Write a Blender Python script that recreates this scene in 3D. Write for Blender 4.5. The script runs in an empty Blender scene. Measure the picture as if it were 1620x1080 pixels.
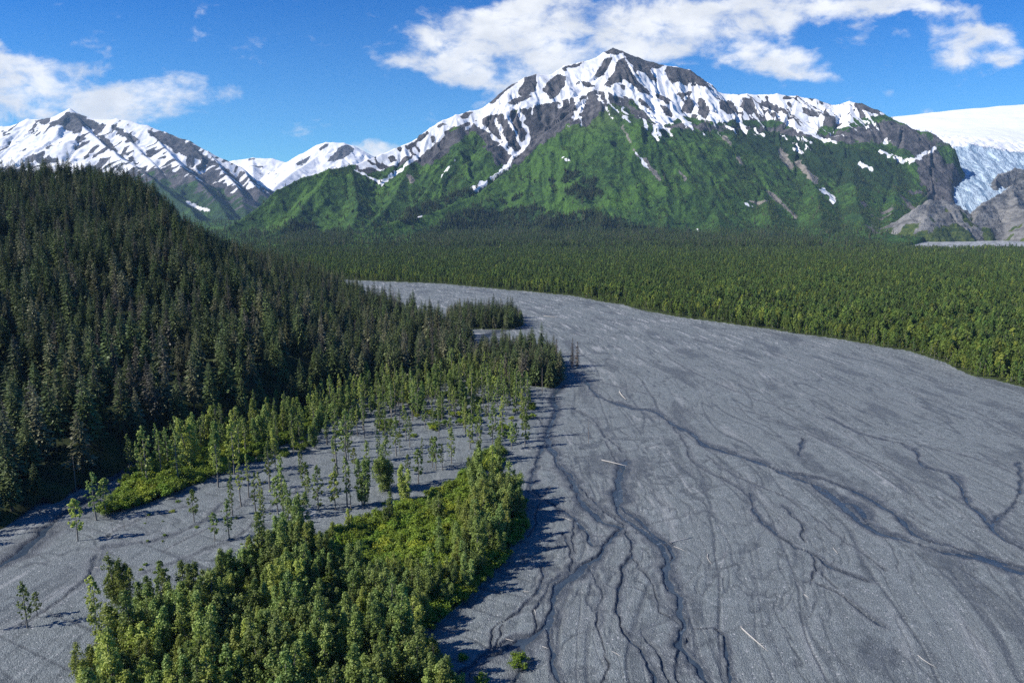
import bpy, math, random
import numpy as np

# ------------------------------------------------------------------ camera, sky, sun, exposure
SC = bpy.context.scene
COL = SC.collection
F, CX, CY, CAM_H = 1080.0, 810.0, 540.0, 80.0
HORIZON = 345.0
PITCH = math.atan((CY - HORIZON) / F)
SUN_AZ_X, SUN_AZ_Y, SUN_EL = -0.966, -0.26, 37.0     # horizontal direction towards the sun, elevation in degrees

cam = bpy.data.cameras.new('camera')
cam_o = bpy.data.objects.new('camera', cam)
COL.objects.link(cam_o)
cam_o.location = (0, 0, CAM_H)
cam_o.rotation_euler = (math.radians(90) - PITCH, 0, 0)
cam.sensor_width = 36.0
cam.sensor_fit = 'HORIZONTAL'
cam.lens = 24.0
cam.clip_start = 1.0
cam.clip_end = 40000.0
SC.camera = cam_o

SC.view_settings.view_transform = 'Standard'
SC.view_settings.look = 'None'
SC.view_settings.exposure = 0.9
SC.view_settings.gamma = 1.0
SC.cycles.use_denoising = False
SC.cycles.denoiser = 'OPENIMAGEDENOISE'
SC.cycles.denoising_input_passes = 'RGB_ALBEDO_NORMAL'
SC.cycles.max_bounces = 6
SC.cycles.diffuse_bounces = 2
SC.cycles.glossy_bounces = 2
SC.cycles.transmission_bounces = 2
SC.cycles.transparent_max_bounces = 4
SC.cycles.sample_clamp_indirect = 4.0

sun_d = bpy.data.lights.new('sun', 'SUN')
sun_d.energy = 4.2
sun_d.angle = math.radians(0.5)
sun_d.color = (1.0, 0.95, 0.87)
sun_o = bpy.data.objects.new('sun', sun_d)
COL.objects.link(sun_o)
n_ = math.hypot(SUN_AZ_X, SUN_AZ_Y)
sx_, sy_ = SUN_AZ_X / n_, SUN_AZ_Y / n_
el_ = math.radians(SUN_EL)
from mathutils import Vector
to_sun = Vector((sx_ * math.cos(el_), sy_ * math.cos(el_), math.sin(el_)))
sun_o.rotation_euler = (-to_sun).to_track_quat('-Z', 'Y').to_euler()
sun_o.location = (-300, -100, 900)


# ---- node helpers
class NT:
    def __init__(self, tree):
        self.t = tree
        self.t.nodes.clear()

    def n(self, kind, **kw):
        nd = self.t.nodes.new(kind)
        for k, v in kw.items():
            setattr(nd, k, v)
        return nd

    def link(self, a, b):
        self.t.links.new(a, b)

    def put(self, sock, v):
        if isinstance(v, bpy.types.NodeSocket):
            self.t.links.new(v, sock)
        elif v is not None:
            if sock.type == 'RGBA' and hasattr(v, '__len__') and len(v) == 3:
                v = (*v, 1.0)
            sock.default_value = v

    def math(self, op, a, b=None, c=None, clamp=False):
        nd = self.n('ShaderNodeMath', operation=op, use_clamp=clamp)
        self.put(nd.inputs[0], a)
        if b is not None:
            self.put(nd.inputs[1], b)
        if c is not None:
            self.put(nd.inputs[2], c)
        return nd.outputs[0]

    def vmath(self, op, a, b=None, out=0):
        nd = self.n('ShaderNodeVectorMath', operation=op)
        self.put(nd.inputs[0], a)
        if b is not None:
            if op == 'SCALE':
                self.put(nd.inputs['Scale'], b)
            else:
                self.put(nd.inputs[1], b)
        return nd.outputs['Value'] if op in ('LENGTH', 'DOT_PRODUCT', 'DISTANCE') else nd.outputs[0]

    def noise(self, vec, scale, detail=4, rough=0.55, dist=0.0, out='Fac'):
        nd = self.n('ShaderNodeTexNoise')
        self.put(nd.inputs['Vector'], vec)
        nd.inputs['Scale'].default_value = scale
        nd.inputs['Detail'].default_value = detail
        nd.inputs['Roughness'].default_value = rough
        nd.inputs['Distortion'].default_value = dist
        return nd.outputs[out]

    def vor(self, vec, scale, feature='F1', out='Distance', rnd=1.0):
        nd = self.n('ShaderNodeTexVoronoi', feature=feature)
        self.put(nd.inputs['Vector'], vec)
        nd.inputs['Scale'].default_value = scale
        nd.inputs['Randomness'].default_value = rnd
        return nd.outputs[out]

    def ramp(self, v, a, b, lo=0.0, hi=1.0, smooth=True):
        nd = self.n('ShaderNodeMapRange')
        nd.interpolation_type = 'SMOOTHSTEP' if smooth else 'LINEAR'
        self.put(nd.inputs['Value'], v)
        self.put(nd.inputs['From Min'], a)
        self.put(nd.inputs['From Max'], b)
        self.put(nd.inputs['To Min'], lo)
        self.put(nd.inputs['To Max'], hi)
        return nd.outputs[0]

    def mix(self, f, a, b, mode='MIX'):
        nd = self.n('ShaderNodeMix', data_type='RGBA', blend_type=mode)
        self.put(nd.inputs['Factor'], f)
        self.put(nd.inputs['A'] if False else nd.inputs[6], a)
        self.put(nd.inputs[7], b)
        return nd.outputs[2]

    def attr(self, name, out='Fac'):
        nd = self.n('ShaderNodeAttribute', attribute_name=name)
        return nd.outputs[out]


def px_dir(px, py):
    """pixel of the photograph -> (x, y, z) direction in the world (arrays allowed)"""
    u = (np.asarray(px, float) - CX) / F
    v = (np.asarray(py, float) - CY) / F
    c, s = math.cos(PITCH), math.sin(PITCH)
    return u, c - v * s, -s - v * c


# ------------------------------------------------------------------ world: Nishita sky with clouds
W = bpy.data.worlds.new('World')
SC.world = W
W.use_nodes = True
w = NT(W.node_tree)
sky = w.n('ShaderNodeTexSky')
sky.sky_type = 'NISHITA'
sky.sun_disc = False
sky.sun_elevation = math.radians(SUN_EL)
sky.sun_rotation = math.atan2(sx_, sy_)
sky.altitude = 600
sky.air_density = 1.0
sky.dust_density = 0.2
sky.ozone_density = 2.5
tc = w.n('ShaderNodeTexCoord')
dirv = tc.outputs['Generated']
sep = w.n('ShaderNodeSeparateXYZ')
w.link(dirv, sep.inputs[0])
yy = w.math('MAXIMUM', sep.outputs['Y'], 0.02)
cu = w.math('DIVIDE', sep.outputs['X'], yy)
cv = w.math('DIVIDE', sep.outputs['Z'], yy)
comb = w.n('ShaderNodeCombineXYZ')
w.link(cu, comb.inputs[0])
w.link(cv, comb.inputs[1])
uv = comb.outputs[0]
wn1 = w.noise(uv, 9.0, 6, 0.6, out='Color')
warp = w.vmath('SCALE', w.vmath('SUBTRACT', wn1, (0.5, 0.5, 0.5)), 0.05)
uvw = w.vmath('ADD', uv, warp)
CLOUDS = [  # pixel centre, radii, weight
    (35, 145, 95, 40, 1.15), (130, 158, 95, 24, 1.0), (215, 165, 70, 26, .95), (115, 107, 45, 14, .62), (8, 112, 60, 34, 1.0),
    (275, 135, 48, 26, .62), (355, 141, 36, 11, .50), (0, 70, 15, 12, .6), (215, 132, 30, 13, .7), (180, 182, 90, 18, .9),
    (770, 62, 100, 42, 1.1), (900, 52, 150, 50, 1.2), (1060, 45, 130, 44, 1.1), (1190, 30, 90, 34, .9), (1290, 14, 110, 22, .85), (1410, 6, 80, 12, .6),
    (700, 42, 50, 24, .60), (640, 98, 40, 15, .85), (715, 112, 62, 22, .95), (790, 115, 90, 28, 1.1), (900, 100, 100, 36, 1.1), (880, 5, 60, 20, .7),
    (1190, 90, 60, 18, .62), (1220, 100, 42, 18, .75), (1277, 100, 46, 24, 1.0), (1270, 122, 60, 9, .5),
    (1500, 52, 70, 22, .95), (1535, 85, 60, 20, .9), (1600, 88, 30, 16, .6), (1580, 50, 50, 14, .7), (587, 85, 14, 10, .5),
    (1395, 144, 22, 10, .45), (1450, 12, 90, 14, .6), (590, 236, 60, 15, 1.1), (560, 244, 50, 10, 1.0), (770, 158, 50, 14, .45), (451, 236, 10, 6, .4),
    (1540, 190, 130, 9, .8),
]
dens = None
for (px, py, rx, ry, wt) in CLOUDS:
    dx, dy, dz = px_dir(px, py)
    c = (dx / dy, dz / dy, 0)
    nd = w.n('ShaderNodeVectorMath', operation='SUBTRACT')
    w.link(uvw, nd.inputs[0])
    nd.inputs[1].default_value = c
    nd2 = w.n('ShaderNodeVectorMath', operation='MULTIPLY')
    w.link(nd.outputs[0], nd2.inputs[0])
    nd2.inputs[1].default_value = (F / rx, F / ry, 0)
    ln = w.vmath('LENGTH', nd2.outputs[0])
    g = w.ramp(ln, 0.0, 1.6, wt, 0.0)
    dens = g if dens is None else w.math('MAXIMUM', dens, g) if False else w.math('ADD', dens, g)
mp = w.vmath('MULTIPLY', uv, (1.0, 1.8, 1.0))
fb = w.noise(mp, 15.0, 9, 0.60, 0.3)
fb2 = w.noise(mp, 50.0, 7, 0.62, 0.2)
dd = w.math('ADD', w.math('MINIMUM', dens, 0.95), w.math('MULTIPLY', w.math('SUBTRACT', fb, 0.5), 2.6))
dd = w.math('ADD', dd, w.math('MULTIPLY', w.math('SUBTRACT', fb2, 0.5), 0.5))
cover = w.ramp(dd, 0.22, 1.15)
thin = w.math('MULTIPLY', cover, w.ramp(sep.outputs['Z'], 0.0, 0.02))
shade = w.ramp(w.noise(w.vmath('ADD', mp, (0.0, 0.012, 0)), 13.0, 5, 0.55), 0.35, 0.68)
tint = w.mix(w.ramp(cv, 0.02, 0.34, smooth=False), (0.32, 0.66, 0.87), (0.0, 0.31, 0.74))
skyc = w.mix(1.0, sky.outputs[0], tint, 'MULTIPLY')
hg = w.n('ShaderNodeHueSaturation')
w.link(skyc, hg.inputs['Color'])
hg.inputs['Saturation'].default_value = 1.0
cloudc = w.mix(shade, (4.5, 4.65, 4.9), (5.9, 5.95, 6.0))
fin = w.mix(w.math('MULTIPLY', thin, 0.96), hg.outputs[0], cloudc)
bg = w.n('ShaderNodeBackground')
w.link(fin, bg.inputs['Color'])
bg.inputs['Strength'].default_value = 0.10
wo = w.n('ShaderNodeOutputWorld')
w.link(bg.outputs[0], wo.inputs['Surface'])

# ------------------------------------------------------------------ maths helpers
RS = np.random.RandomState(7)
_ga = RS.rand(256) * 2 * np.pi
_GX, _GY = np.cos(_ga), np.sin(_ga)


def _hash(xi, yi, seed):
    h = (xi.astype(np.int64) * 374761393 + yi.astype(np.int64) * 668265263 + seed * 974634777) & 0xffffffff
    h = ((h ^ (h >> 13)) * 1274126177) & 0xffffffff
    return ((h ^ (h >> 16)) >> 3) & 255


def pn(x, y, seed=0):
    x = np.asarray(x, float)
    y = np.asarray(y, float)
    x0, y0 = np.floor(x), np.floor(y)
    fx, fy = x - x0, y - y0
    u = fx * fx * fx * (fx * (fx * 6 - 15) + 10)
    v = fy * fy * fy * (fy * (fy * 6 - 15) + 10)

    def g(i, j):
        h = _hash(x0 + i, y0 + j, seed)
        return _GX[h] * (fx - i) + _GY[h] * (fy - j)
    a = g(0, 0) * (1 - u) + g(1, 0) * u
    b = g(0, 1) * (1 - u) + g(1, 1) * u
    return (a * (1 - v) + b * v) * 1.5


def fbm(x, y, octv=4, seed=0, gain=0.5, lac=2.03):
    r, a, t = 0, 1.0, 0
    for i in range(octv):
        r = r + a * pn(x, y, seed + i * 17)
        t += a
        a *= gain
        x, y = x * lac, y * lac
    return r / t


def ridged(x, y, octv=4, seed=0, gain=0.5):
    r, a, t = 0, 1.0, 0
    for i in range(octv):
        r = r + a * (1 - np.abs(pn(x, y, seed + i * 31)))
        t += a
        a *= gain
        x, y = x * 2.07, y * 2.07
    return r / t


def sstep(x, a, b):
    t = np.clip((x - a) / (b - a), 0, 1)
    return t * t * (3 - 2 * t)


def gnd(px, py, z=0.0):
    dx, dy, dz = px_dir(px, py)
    t = (z - CAM_H) / dz
    return dx * t, dy * t


def at(px, py, Y):
    dx, dy, dz = px_dir(px, py)
    t = Y / dy
    return dx * t, Y + 0 * dx, CAM_H + dz * t


def proj(x, y, z):
    c, s = math.cos(PITCH), math.sin(PITCH)
    zz = z - CAM_H
    dep = y * c - zz * s
    upc = y * s + zz * c
    dep = np.maximum(dep, 1e-3)
    return CX + F * x / dep, CY - F * upc / dep


def in_poly(px, py, poly):
    px = np.asarray(px, float)
    py = np.asarray(py, float)
    ins = np.zeros(px.shape, bool)
    n = len(poly)
    for i in range(n):
        x1, y1 = poly[i]
        x2, y2 = poly[(i + 1) % n]
        if y1 == y2:
            continue
        c = ((y1 > py) != (y2 > py)) & (px < (x2 - x1) * (py - y1) / (y2 - y1) + x1)
        ins ^= c
    return ins


def seg_dist(px, py, a, b):
    dx, dy = b[0] - a[0], b[1] - a[1]
    L2 = dx * dx + dy * dy + 1e-9
    t = np.clip(((px - a[0]) * dx + (py - a[1]) * dy) / L2, 0, 1)
    return np.hypot(px - a[0] - t * dx, py - a[1] - t * dy), t


def line_dist(px, py, pts, reach):
    """distance to a polyline, only worked out within reach of it"""
    d = np.full(px.shape, 1e9)
    for a, b in zip(pts[:-1], pts[1:]):
        m = (px > min(a[0], b[0]) - reach) & (px < max(a[0], b[0]) + reach) & (py > min(a[1], b[1]) - reach) & (py < max(a[1], b[1]) + reach)
        if m.any():
            dd, _ = seg_dist(px[m], py[m], a, b)
            d[m] = np.minimum(d[m], dd)
    return d


def smooth_line(pts, n=6):
    """Catmull-Rom through the points"""
    P = [np.array(p, float) for p in pts]
    P = [2 * P[0] - P[1]] + P + [2 * P[-1] - P[-2]]
    out = []
    for i in range(1, len(P) - 2):
        p0, p1, p2, p3 = P[i - 1:i + 3]
        for k in range(n):
            t = k / n
            out.append(0.5 * (2 * p1 + (p2 - p0) * t + (2 * p0 - 5 * p1 + 4 * p2 - p3) * t * t + (3 * p1 - p0 - 3 * p2 + p3) * t ** 3))
    out.append(P[-2])
    return out


def make_mesh(name, V, faces, attrs=None, smooth=True, mats=()):
    me = bpy.data.meshes.new(name)
    V = np.ascontiguousarray(V, np.float32)
    faces = np.ascontiguousarray(faces, np.int32)
    nf, k = faces.shape
    me.vertices.add(len(V))
    me.vertices.foreach_set('co', V.ravel())
    me.loops.add(nf * k)
    me.loops.foreach_set('vertex_index', faces.ravel())
    me.polygons.add(nf)
    me.polygons.foreach_set('loop_start', np.arange(nf, dtype=np.int32) * k)
    if smooth:
        me.polygons.foreach_set('use_smooth', np.ones(nf, bool))
    for m in mats:
        me.materials.append(m)
    me.update(calc_edges=True)
    for an, av in (attrs or {}).items():
        a = me.attributes.new(an, 'FLOAT', 'POINT')
        a.data.foreach_set('value', np.ascontiguousarray(av, np.float32).ravel())
    return me


def grid_faces(nr, nc, keep=None):
    i = np.arange(nr * nc).reshape(nr, nc)
    f = np.stack([i[:-1, :-1], i[:-1, 1:], i[1:, 1:], i[1:, :-1]], -1).reshape(-1, 4)
    if keep is not None:
        f = f[keep[f].all(1)]
    return f


def obj(name, me, parent=None):
    o = bpy.data.objects.new(name, me)
    COL.objects.link(o)
    o.parent = parent
    return o


def structure(name, me):
    o = obj(name, me)
    o['kind'] = 'structure'
    return o


def new_mat(name):
    m = bpy.data.materials.new(name)
    m.use_nodes = True
    return m, NT(m.node_tree)


def finish(t, base, rough=0.9, bump=None, bump_d=0.1, bump_s=1.0, spec=0.2):
    bs = t.n('ShaderNodeBsdfPrincipled')
    t.put(bs.inputs['Base Color'], base)
    t.put(bs.inputs['Roughness'], rough)
    t.put(bs.inputs['Specular IOR Level'], spec)
    if bump is not None:
        b = t.n('ShaderNodeBump')
        t.put(b.inputs['Height'], bump)
        b.inputs['Distance'].default_value = bump_d
        b.inputs['Strength'].default_value = bump_s
        t.link(b.outputs[0], bs.inputs['Normal'])
    o = t.n('ShaderNodeOutputMaterial')
    t.link(bs.outputs[0], o.inputs['Surface'])
    return bs


def pos(t):
    return t.n('ShaderNodeNewGeometry').outputs['Position']


# ------------------------------------------------------------------ areas, drawn on the photograph and laid on the valley floor
def area(pts):
    return [tuple(float(q) for q in gnd(x, y)) for x, y in pts]


THICKET = area([(150, 1200), (165, 1085), (225, 1050), (290, 985), (430, 892), (480, 868), (555, 838), (640, 812), (720, 775), (775, 722), (792, 716), (788, 735), (752, 752), (760, 770),
                (818, 790), (826, 835), (792, 892), (745, 942), (690, 985), (655, 1008), (668, 1040), (700, 1080), (745, 1160), (745, 1300), (150, 1300)])
MEADOW = area([(480, 872), (560, 832), (640, 808), (715, 772), (772, 722), (792, 716), (786, 736), (748, 756), (752, 800), (748, 860), (705, 915), (610, 925), (535, 905)])
SHRUBS = area([(165, 815), (200, 765), (225, 735), (300, 700), (350, 685), (420, 672), (500, 648), (535, 652), (480, 690), (430, 712), (345, 748), (300, 770), (235, 795)])
BELT = area([(205, 748), (235, 735), (330, 690), (400, 672), (500, 640), (600, 618), (700, 600), (770, 590), (800, 603), (842, 640), (848, 700), (800, 700), (740, 690), (660, 678), (560, 690), (470, 720), (390, 735), (330, 755), (250, 785)])
ISLE_A = area([(735, 603), (745, 575), (800, 558), (850, 562), (885, 580), (893, 600), (880, 614), (840, 612), (790, 606)])
ISLE_B = area([(700, 514), (720, 500), (775, 497), (818, 502), (831, 512), (815, 521), (770, 522), (735, 520)])
FAR_EDGE = [(430, 439), (545, 443), (620, 446), (700, 449), (780, 457), (832, 461), (860, 464), (905, 468), (960, 479), (985, 482), (1010, 490), (1080, 503), (1160, 513), (1215, 521), (1260, 528), (1330, 537), (1400, 550), (1440, 556),
            (1470, 567), (1500, 575), (1512, 583), (1545, 597), (1580, 604), (1620, 613), (1760, 650), (2000, 720)]
FAR_WOOD = area(FAR_EDGE) + [(3200, 400), (3200, 2600), (-900, 2600), (-900, 1400), (-420, 960)]
OUTWASH = area([(1425, 393), (1470, 380), (1530, 375), (1580, 375), (1700, 376), (1800, 386), (1700, 393), (1500, 394)])
GAP = area([(1575, 541), (1602, 539), (1640, 541), (1640, 546), (1605, 546)])

# ------------------------------------------------------------------ stream channels (pixels on the photograph, width in metres, depth in metres)
CH = [
    ([(905, 588), (925, 600), (945, 625), (1000, 645), (1035, 650), (1065, 670), (1095, 685), (1110, 700), (1150, 715), (1200, 730), (1250, 752), (1300, 770), (1340, 805), (1370, 830), (1420, 850), (1480, 868), (1540, 880), (1620, 905), (1720, 935), (1900, 985), (2150, 1050)], 2.0, .62),
    ([(1240, 746), (1300, 757), (1360, 780), (1420, 815), (1450, 845), (1500, 862), (1560, 880), (1640, 906)], 1.5, .55),
    ([(1290, 768), (1325, 792), (1352, 798), (1375, 828)], 1.7, .5),
    ([(893, 610), (875, 625), (880, 650), (866, 690), (878, 720), (882, 735), (904, 754), (923, 795), (952, 822), (982, 834)], 2.0, .58),
    ([(868, 688), (850, 730), (841, 772), (863, 791), (893, 808), (915, 824), (938, 861)], 1.3, .5),
    ([(990, 728), (977, 761), (975, 795), (990, 822), (1024, 843), (1053, 876), (1053, 905), (1073, 945), (1081, 982), (1073, 1015), (1094, 1039), (1120, 1085)], 1.5, .58),
    ([(985, 730), (981, 762), (978, 795)], 2.3, .58),
    ([(975, 795), (1005, 818), (1033, 843), (1062, 872), (1052, 902)], 1.2, .5),
    ([(882, 735), (920, 770), (955, 805), (990, 822)], 1.0, .40),
    ([(986, 833), (956, 861), (934, 887), (904, 910), (878, 939), (871, 976), (852, 998), (815, 1017), (767, 1043), (730, 1075)], 1.55, .60),
    ([(866, 990), (875, 1032), (882, 1058), (885, 1090)], .9, .5),
    ([(823, 1020), (830, 1047), (812, 1080)], 1.2, .47),
    ([(840, 1003), (800, 1012), (770, 1030), (750, 1062)], 1.0, .42),
    ([(993, 839), (999, 876), (982, 917), (975, 961), (993, 1006), (1020, 1040), (1040, 1085)], .75, .50),
    ([(890, 843), (908, 880), (900, 902)], .9, .46),
    ([(915, 820), (905, 845), (912, 875)], .7, .38),
    ([(856, 895), (860, 921), (823, 961), (786, 995), (767, 1035)], .65, .44),
    ([(1187, 778), (1195, 811), (1220, 835), (1252, 862), (1285, 874), (1318, 897), (1375, 919)], .9, .46),
    ([(1285, 874), (1291, 901), (1281, 923)], .6, .42),
    ([(1240, 799), (1269, 831), (1271, 856)], .7, .40),
    ([(1270, 918), (1300, 925), (1350, 955), (1390, 985)], .8, .38),
    ([(1300, 905), (1325, 930)], .5, .36),
    ([(1448, 709), (1460, 734), (1509, 754), (1530, 790), (1562, 823), (1578, 844), (1611, 864), (1680, 890)], 1.1, .50),
    ([(1611, 730), (1615, 766), (1603, 799), (1578, 819), (1570, 835)], .8, .45),
    ([(1310, 660), (1370, 688), (1430, 702), (1455, 720)], .9, .40),
    ([(1098, 990), (1138, 998), (1151, 1027), (1159, 1085)], .9, .48),
    ([(1050, 905), (1060, 930), (1075, 940)], .5, .4),
    ([(1272, 693), (1268, 705), (1264, 720)], .7, .52),
    ([(1065, 672), (1085, 700), (1100, 732), (1160, 765), (1188, 785)], .8, .36),
    ([(930, 602), (960, 606), (1000, 618), (1040, 625)], .7, .28),
    ([(1020, 1000), (1045, 1040), (1060, 1085)], .6, .36),
    ([(900, 640), (940, 665), (960, 690), (986, 715)], .9, .34),
    ([(820, 648), (850, 660), (862, 675)], .8, .36),
    ([(900, 905), (880, 915), (850, 960), (845, 1000)], .7, .42), ([(960, 700), (975, 730), (985, 745)], .6, .36), ([(930, 890), (950, 930), (945, 985), (960, 1040), (955, 1085)], .5, .38),
    ([(1000, 880), (1030, 920), (1045, 960), (1070, 985)], .5, .36), ([(870, 770), (850, 800), (845, 830), (835, 850)], .6, .36), ([(905, 770), (935, 800), (960, 812), (985, 830)], .8, .42),
    ([(855, 735), (838, 760), (835, 780)], .7, .34), ([(1085, 1010), (1070, 1050), (1075, 1085)], .6, .42), ([(760, 1045), (720, 1070), (700, 1090)], .9, .42), ([(800, 990), (780, 1020), (745, 1050)], .6, .36),
    ([(1120, 720), (1160, 750), (1250, 790), (1330, 850), (1400, 900)], .6, .32), ([(1400, 690), (1500, 712), (1600, 745)], .6, .32), ([(1150, 640), (1230, 665), (1310, 700), (1400, 740), (1460, 790)], .6, .30),
    ([(1050, 560), (1100, 590), (1180, 625), (1260, 650)], .7, .30), ([(1380, 600), (1450, 625), (1540, 650), (1620, 690)], .6, .30),
    # left bank
    ([(260, 700), (207, 728), (170, 762), (137, 791), (93, 817), (48, 861), (0, 893), (-60, 925)], 2.6, .60),
    ([(352, 795), (320, 825), (260, 850), (190, 862), (165, 866)], .9, .34),
    ([(420, 770), (380, 800), (330, 835), (260, 870)], .7, .28),
    ([(152, 880), (141, 910), (93, 950), (40, 985)], 1.1, .34),
    ([(300, 800), (250, 812), (200, 830), (170, 850)], .6, .28),
    ([(480, 770), (430, 800), (380, 845), (300, 880), (230, 905)], .8, .28),
    # between the wooded islands
    ([(752, 548), (766, 536), (775, 527), (800, 522), (830, 519)], 4.5, .62),
]
CHANNELS = [(smooth_line([tuple(float(q) for q in gnd(x, y)) for x, y in pts], 5), wd, dp) for pts, wd, dp in CH]


# flow field: the bed bends from far left to near right
FLOW = smooth_line([tuple(float(q) for q in gnd(x, y)) for x, y in [(450, 443), (700, 462), (860, 500), (980, 570), (1080, 680), (1230, 850), (1330, 1080)]], 8)


def flow_uv(x, y):
    d = np.full(x.shape, 1e9)
    s = np.zeros(x.shape)
    sg = np.zeros(x.shape)
    acc = 0.0
    for a, b in zip(FLOW[:-1], FLOW[1:]):
        dd, t = seg_dist(x, y, a, b)
        L = math.hypot(b[0] - a[0], b[1] - a[1])
        m = dd < d
        d[m] = dd[m]
        s[m] = acc + t[m] * L
        sg[m] = np.sign((b[0] - a[0]) * (y[m] - a[1]) - (b[1] - a[1]) * (x[m] - a[0]))
        acc += L
    return s, d * sg


# ------------------------------------------------------------------ ground sheet
def ragged(x, y, a=3.0):
    return x + a * fbm(x / 13, y / 13, 3, 91), y + a * fbm(x / 13, y / 13, 3, 92)


def wood_mask(x, y, wob=0.0):
    x, y = ragged(x, y)
    m = np.zeros(x.shape)
    for P in (THICKET, FAR_WOOD, ISLE_A, ISLE_B):
        m = np.maximum(m, in_poly(x, y, P))
    m = np.where(in_poly(x, y, OUTWASH) | in_poly(x, y, GAP), 0, m)
    return m


def build_ground():
    ncol = 1320
    th = np.radians(np.linspace(-54, 54, ncol))
    yp = np.concatenate([np.linspace(1340, 700, 420), np.linspace(699, 420, 260), np.linspace(419, 362, 70)])
    ang = PITCH + np.arctan((yp - CY) / F)
    r = CAM_H / np.tan(ang)
    r = np.concatenate([r, np.geomspace(r[-1] * 1.15, 7600, 14)])
    R, T = np.meshgrid(r, th, indexing='ij')
    X, Y = R * np.sin(T), R * np.cos(T)
    s, n = flow_uv(X, Y)
    wx = n + 6 * fbm(s / 90, n / 60, 3, 3)
    wd = wood_mask(X, Y)
    left = (X < np.interp(Y, [0, 120, 200, 330, 420, 900], [-10, 0, 18, 30, 20, -400]))
    # broad bars and fine braid relief, stretched along the flow
    z = 0.16 * fbm(s / 70, wx / 16, 4, 11) + 0.13 * fbm(s / 9, wx / 2.6, 4, 12)
    br = np.abs(fbm(s / 130, wx / 17, 3, 21))
    br2 = np.abs(fbm(s / 60 + 30, wx / 8, 3, 22))
    br4 = np.abs(fbm(X / 26 + .5 * fbm(X / 20, Y / 20, 2, 6), Y / 22 - X / 60, 4, 25))
    near = np.exp(-((X - 20) / 45) ** 2 - ((Y - 190) / 90) ** 2)
    br3 = np.abs(fbm(X / 55 + 0.6 * fbm(X / 40, Y / 40, 2, 5), (Y + .5 * X) / 9, 3, 24))
    amp = np.where(left, 0.35, 1.0)
    braid = amp * ((1 - sstep(br, 0.0, 0.05)) * 0.16 + (1 - sstep(br2, 0, 0.05)) * 0.10) + np.where(left, (1 - sstep(br3, 0, 0.06)) * .14, (1 - sstep(br4, 0, .065)) * near * .27)
    br5 = np.abs(fbm(s / 38 + 3, wx / 5.5 + 1.2 * fbm(X / 30, Y / 30, 2, 26), 4, 27))
    fine = (1 - sstep(br5, 0, .05)) * np.where(left, 0.3, 1.0) * sstep(fbm(X / 60, Y / 60, 2, 28), -.35, .1)
    braid = np.maximum(braid, fine * .16)
    z -= braid
    z = np.maximum(z, -0.27)
    wet = np.zeros(X.shape)
    dry = np.zeros(X.shape)
    wob = np.clip(1 + 0.7 * fbm(X / 5, Y / 5, 2, 41) + 1.1 * fbm(X / 15, Y / 15, 2, 43), .3, 2.6)
    bed = fbm(X / 2.2, Y / 3.0, 3, 47)
    jx, jy = 1.3 * fbm(X / 6, Y / 6, 3, 44), 1.3 * fbm(X / 6, Y / 6, 3, 45)
    for pts, wdt, dp in CHANNELS:
        wdt = wdt * .45
        dp = dp * .78
        reach = wdt * 8 + 3
        d = line_dist(X + jx, Y + jy, pts, reach)
        m = d < reach
        if not m.any():
            continue
        dm = d[m] / (wdt * wob[m])
        prof = 1 - sstep(dm, 0.55, 1.15)
        z[m] = z[m] * (1 - prof) + (-dp + 0.16 * bed[m]) * prof
        wet[m] = np.maximum(wet[m], (1 - sstep(dm + .7 * bed[m], .9, 4.6)) * min(1, dp / .36))
        dry[m] = np.maximum(dry[m], sstep(dm, 1.2, 2.0) * (1 - sstep(dm, 2.0, 5.0)) * 0.6)
    damp = sstep(fbm(s / 45, wx / 14, 5, 51), 0.14, 0.36) * 0.6
    wet = np.maximum(wet, np.where(left, damp * .5, damp))
    wet = np.maximum(wet, np.clip(braid * 4.2, 0, 0.65))
    silt = sstep(fbm(s / 50, wx / 7, 4, 61), 0.25, 0.55) * 0.28
    ln = np.abs(fbm(s / 170 + 9, wx / 13, 4, 63))
    far = sstep(Y, 250, 520)
    silt = np.maximum(silt, (1 - sstep(ln, 0.004, 0.018)) * (0.5 + 0.5 * far) * sstep(fbm(s / 40, n / 40, 2, 66), -.1, .3))
    ln2 = np.abs(fbm(s / 80 + 19, wx / 6, 3, 67))
    silt = np.maximum(silt, (1 - sstep(ln2, 0.01, 0.04)) * 0.75 * far * sstep(fbm(s / 30, n / 20, 2, 68), 0.02, .3))
    st3 = sstep(fbm(s / 34 + 5, wx / 3.4, 3, 69), .26, .42) * far * .9
    silt = np.maximum(silt, st3)
    silt = np.maximum(silt, dry * 0.5)
    # forest floor
    soil = wd * 1.0
    for P in (SHRUBS, BELT):
        soil = np.maximum(soil, in_poly(X, Y, P) * (0.75 if P is SHRUBS else sstep(fbm(X / 12, Y / 12, 3, 71), .05, .35) * .5))
    z = np.where(wd > 0, np.maximum(z, 0.05) + 0.3 * fbm(X / 9, Y / 9, 3, 72) + 0.3, z)
    out = in_poly(X, Y, OUTWASH) | in_poly(X, Y, GAP)
    soil = np.where(out, 0, soil)
    silt = np.where(out, 0.8, silt)
    soil = np.where((Y > 2350) & ~out, 1, soil)
    V = np.stack([X, Y, z], -1).reshape(-1, 3)
    me = make_mesh('ground', V, grid_faces(*X.shape)[:, ::-1], dict(wet=wet, silt=silt, soil=soil, fs=s, fn=wx), mats=[mat_gravel()])
    return structure('ground', me)


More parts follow.
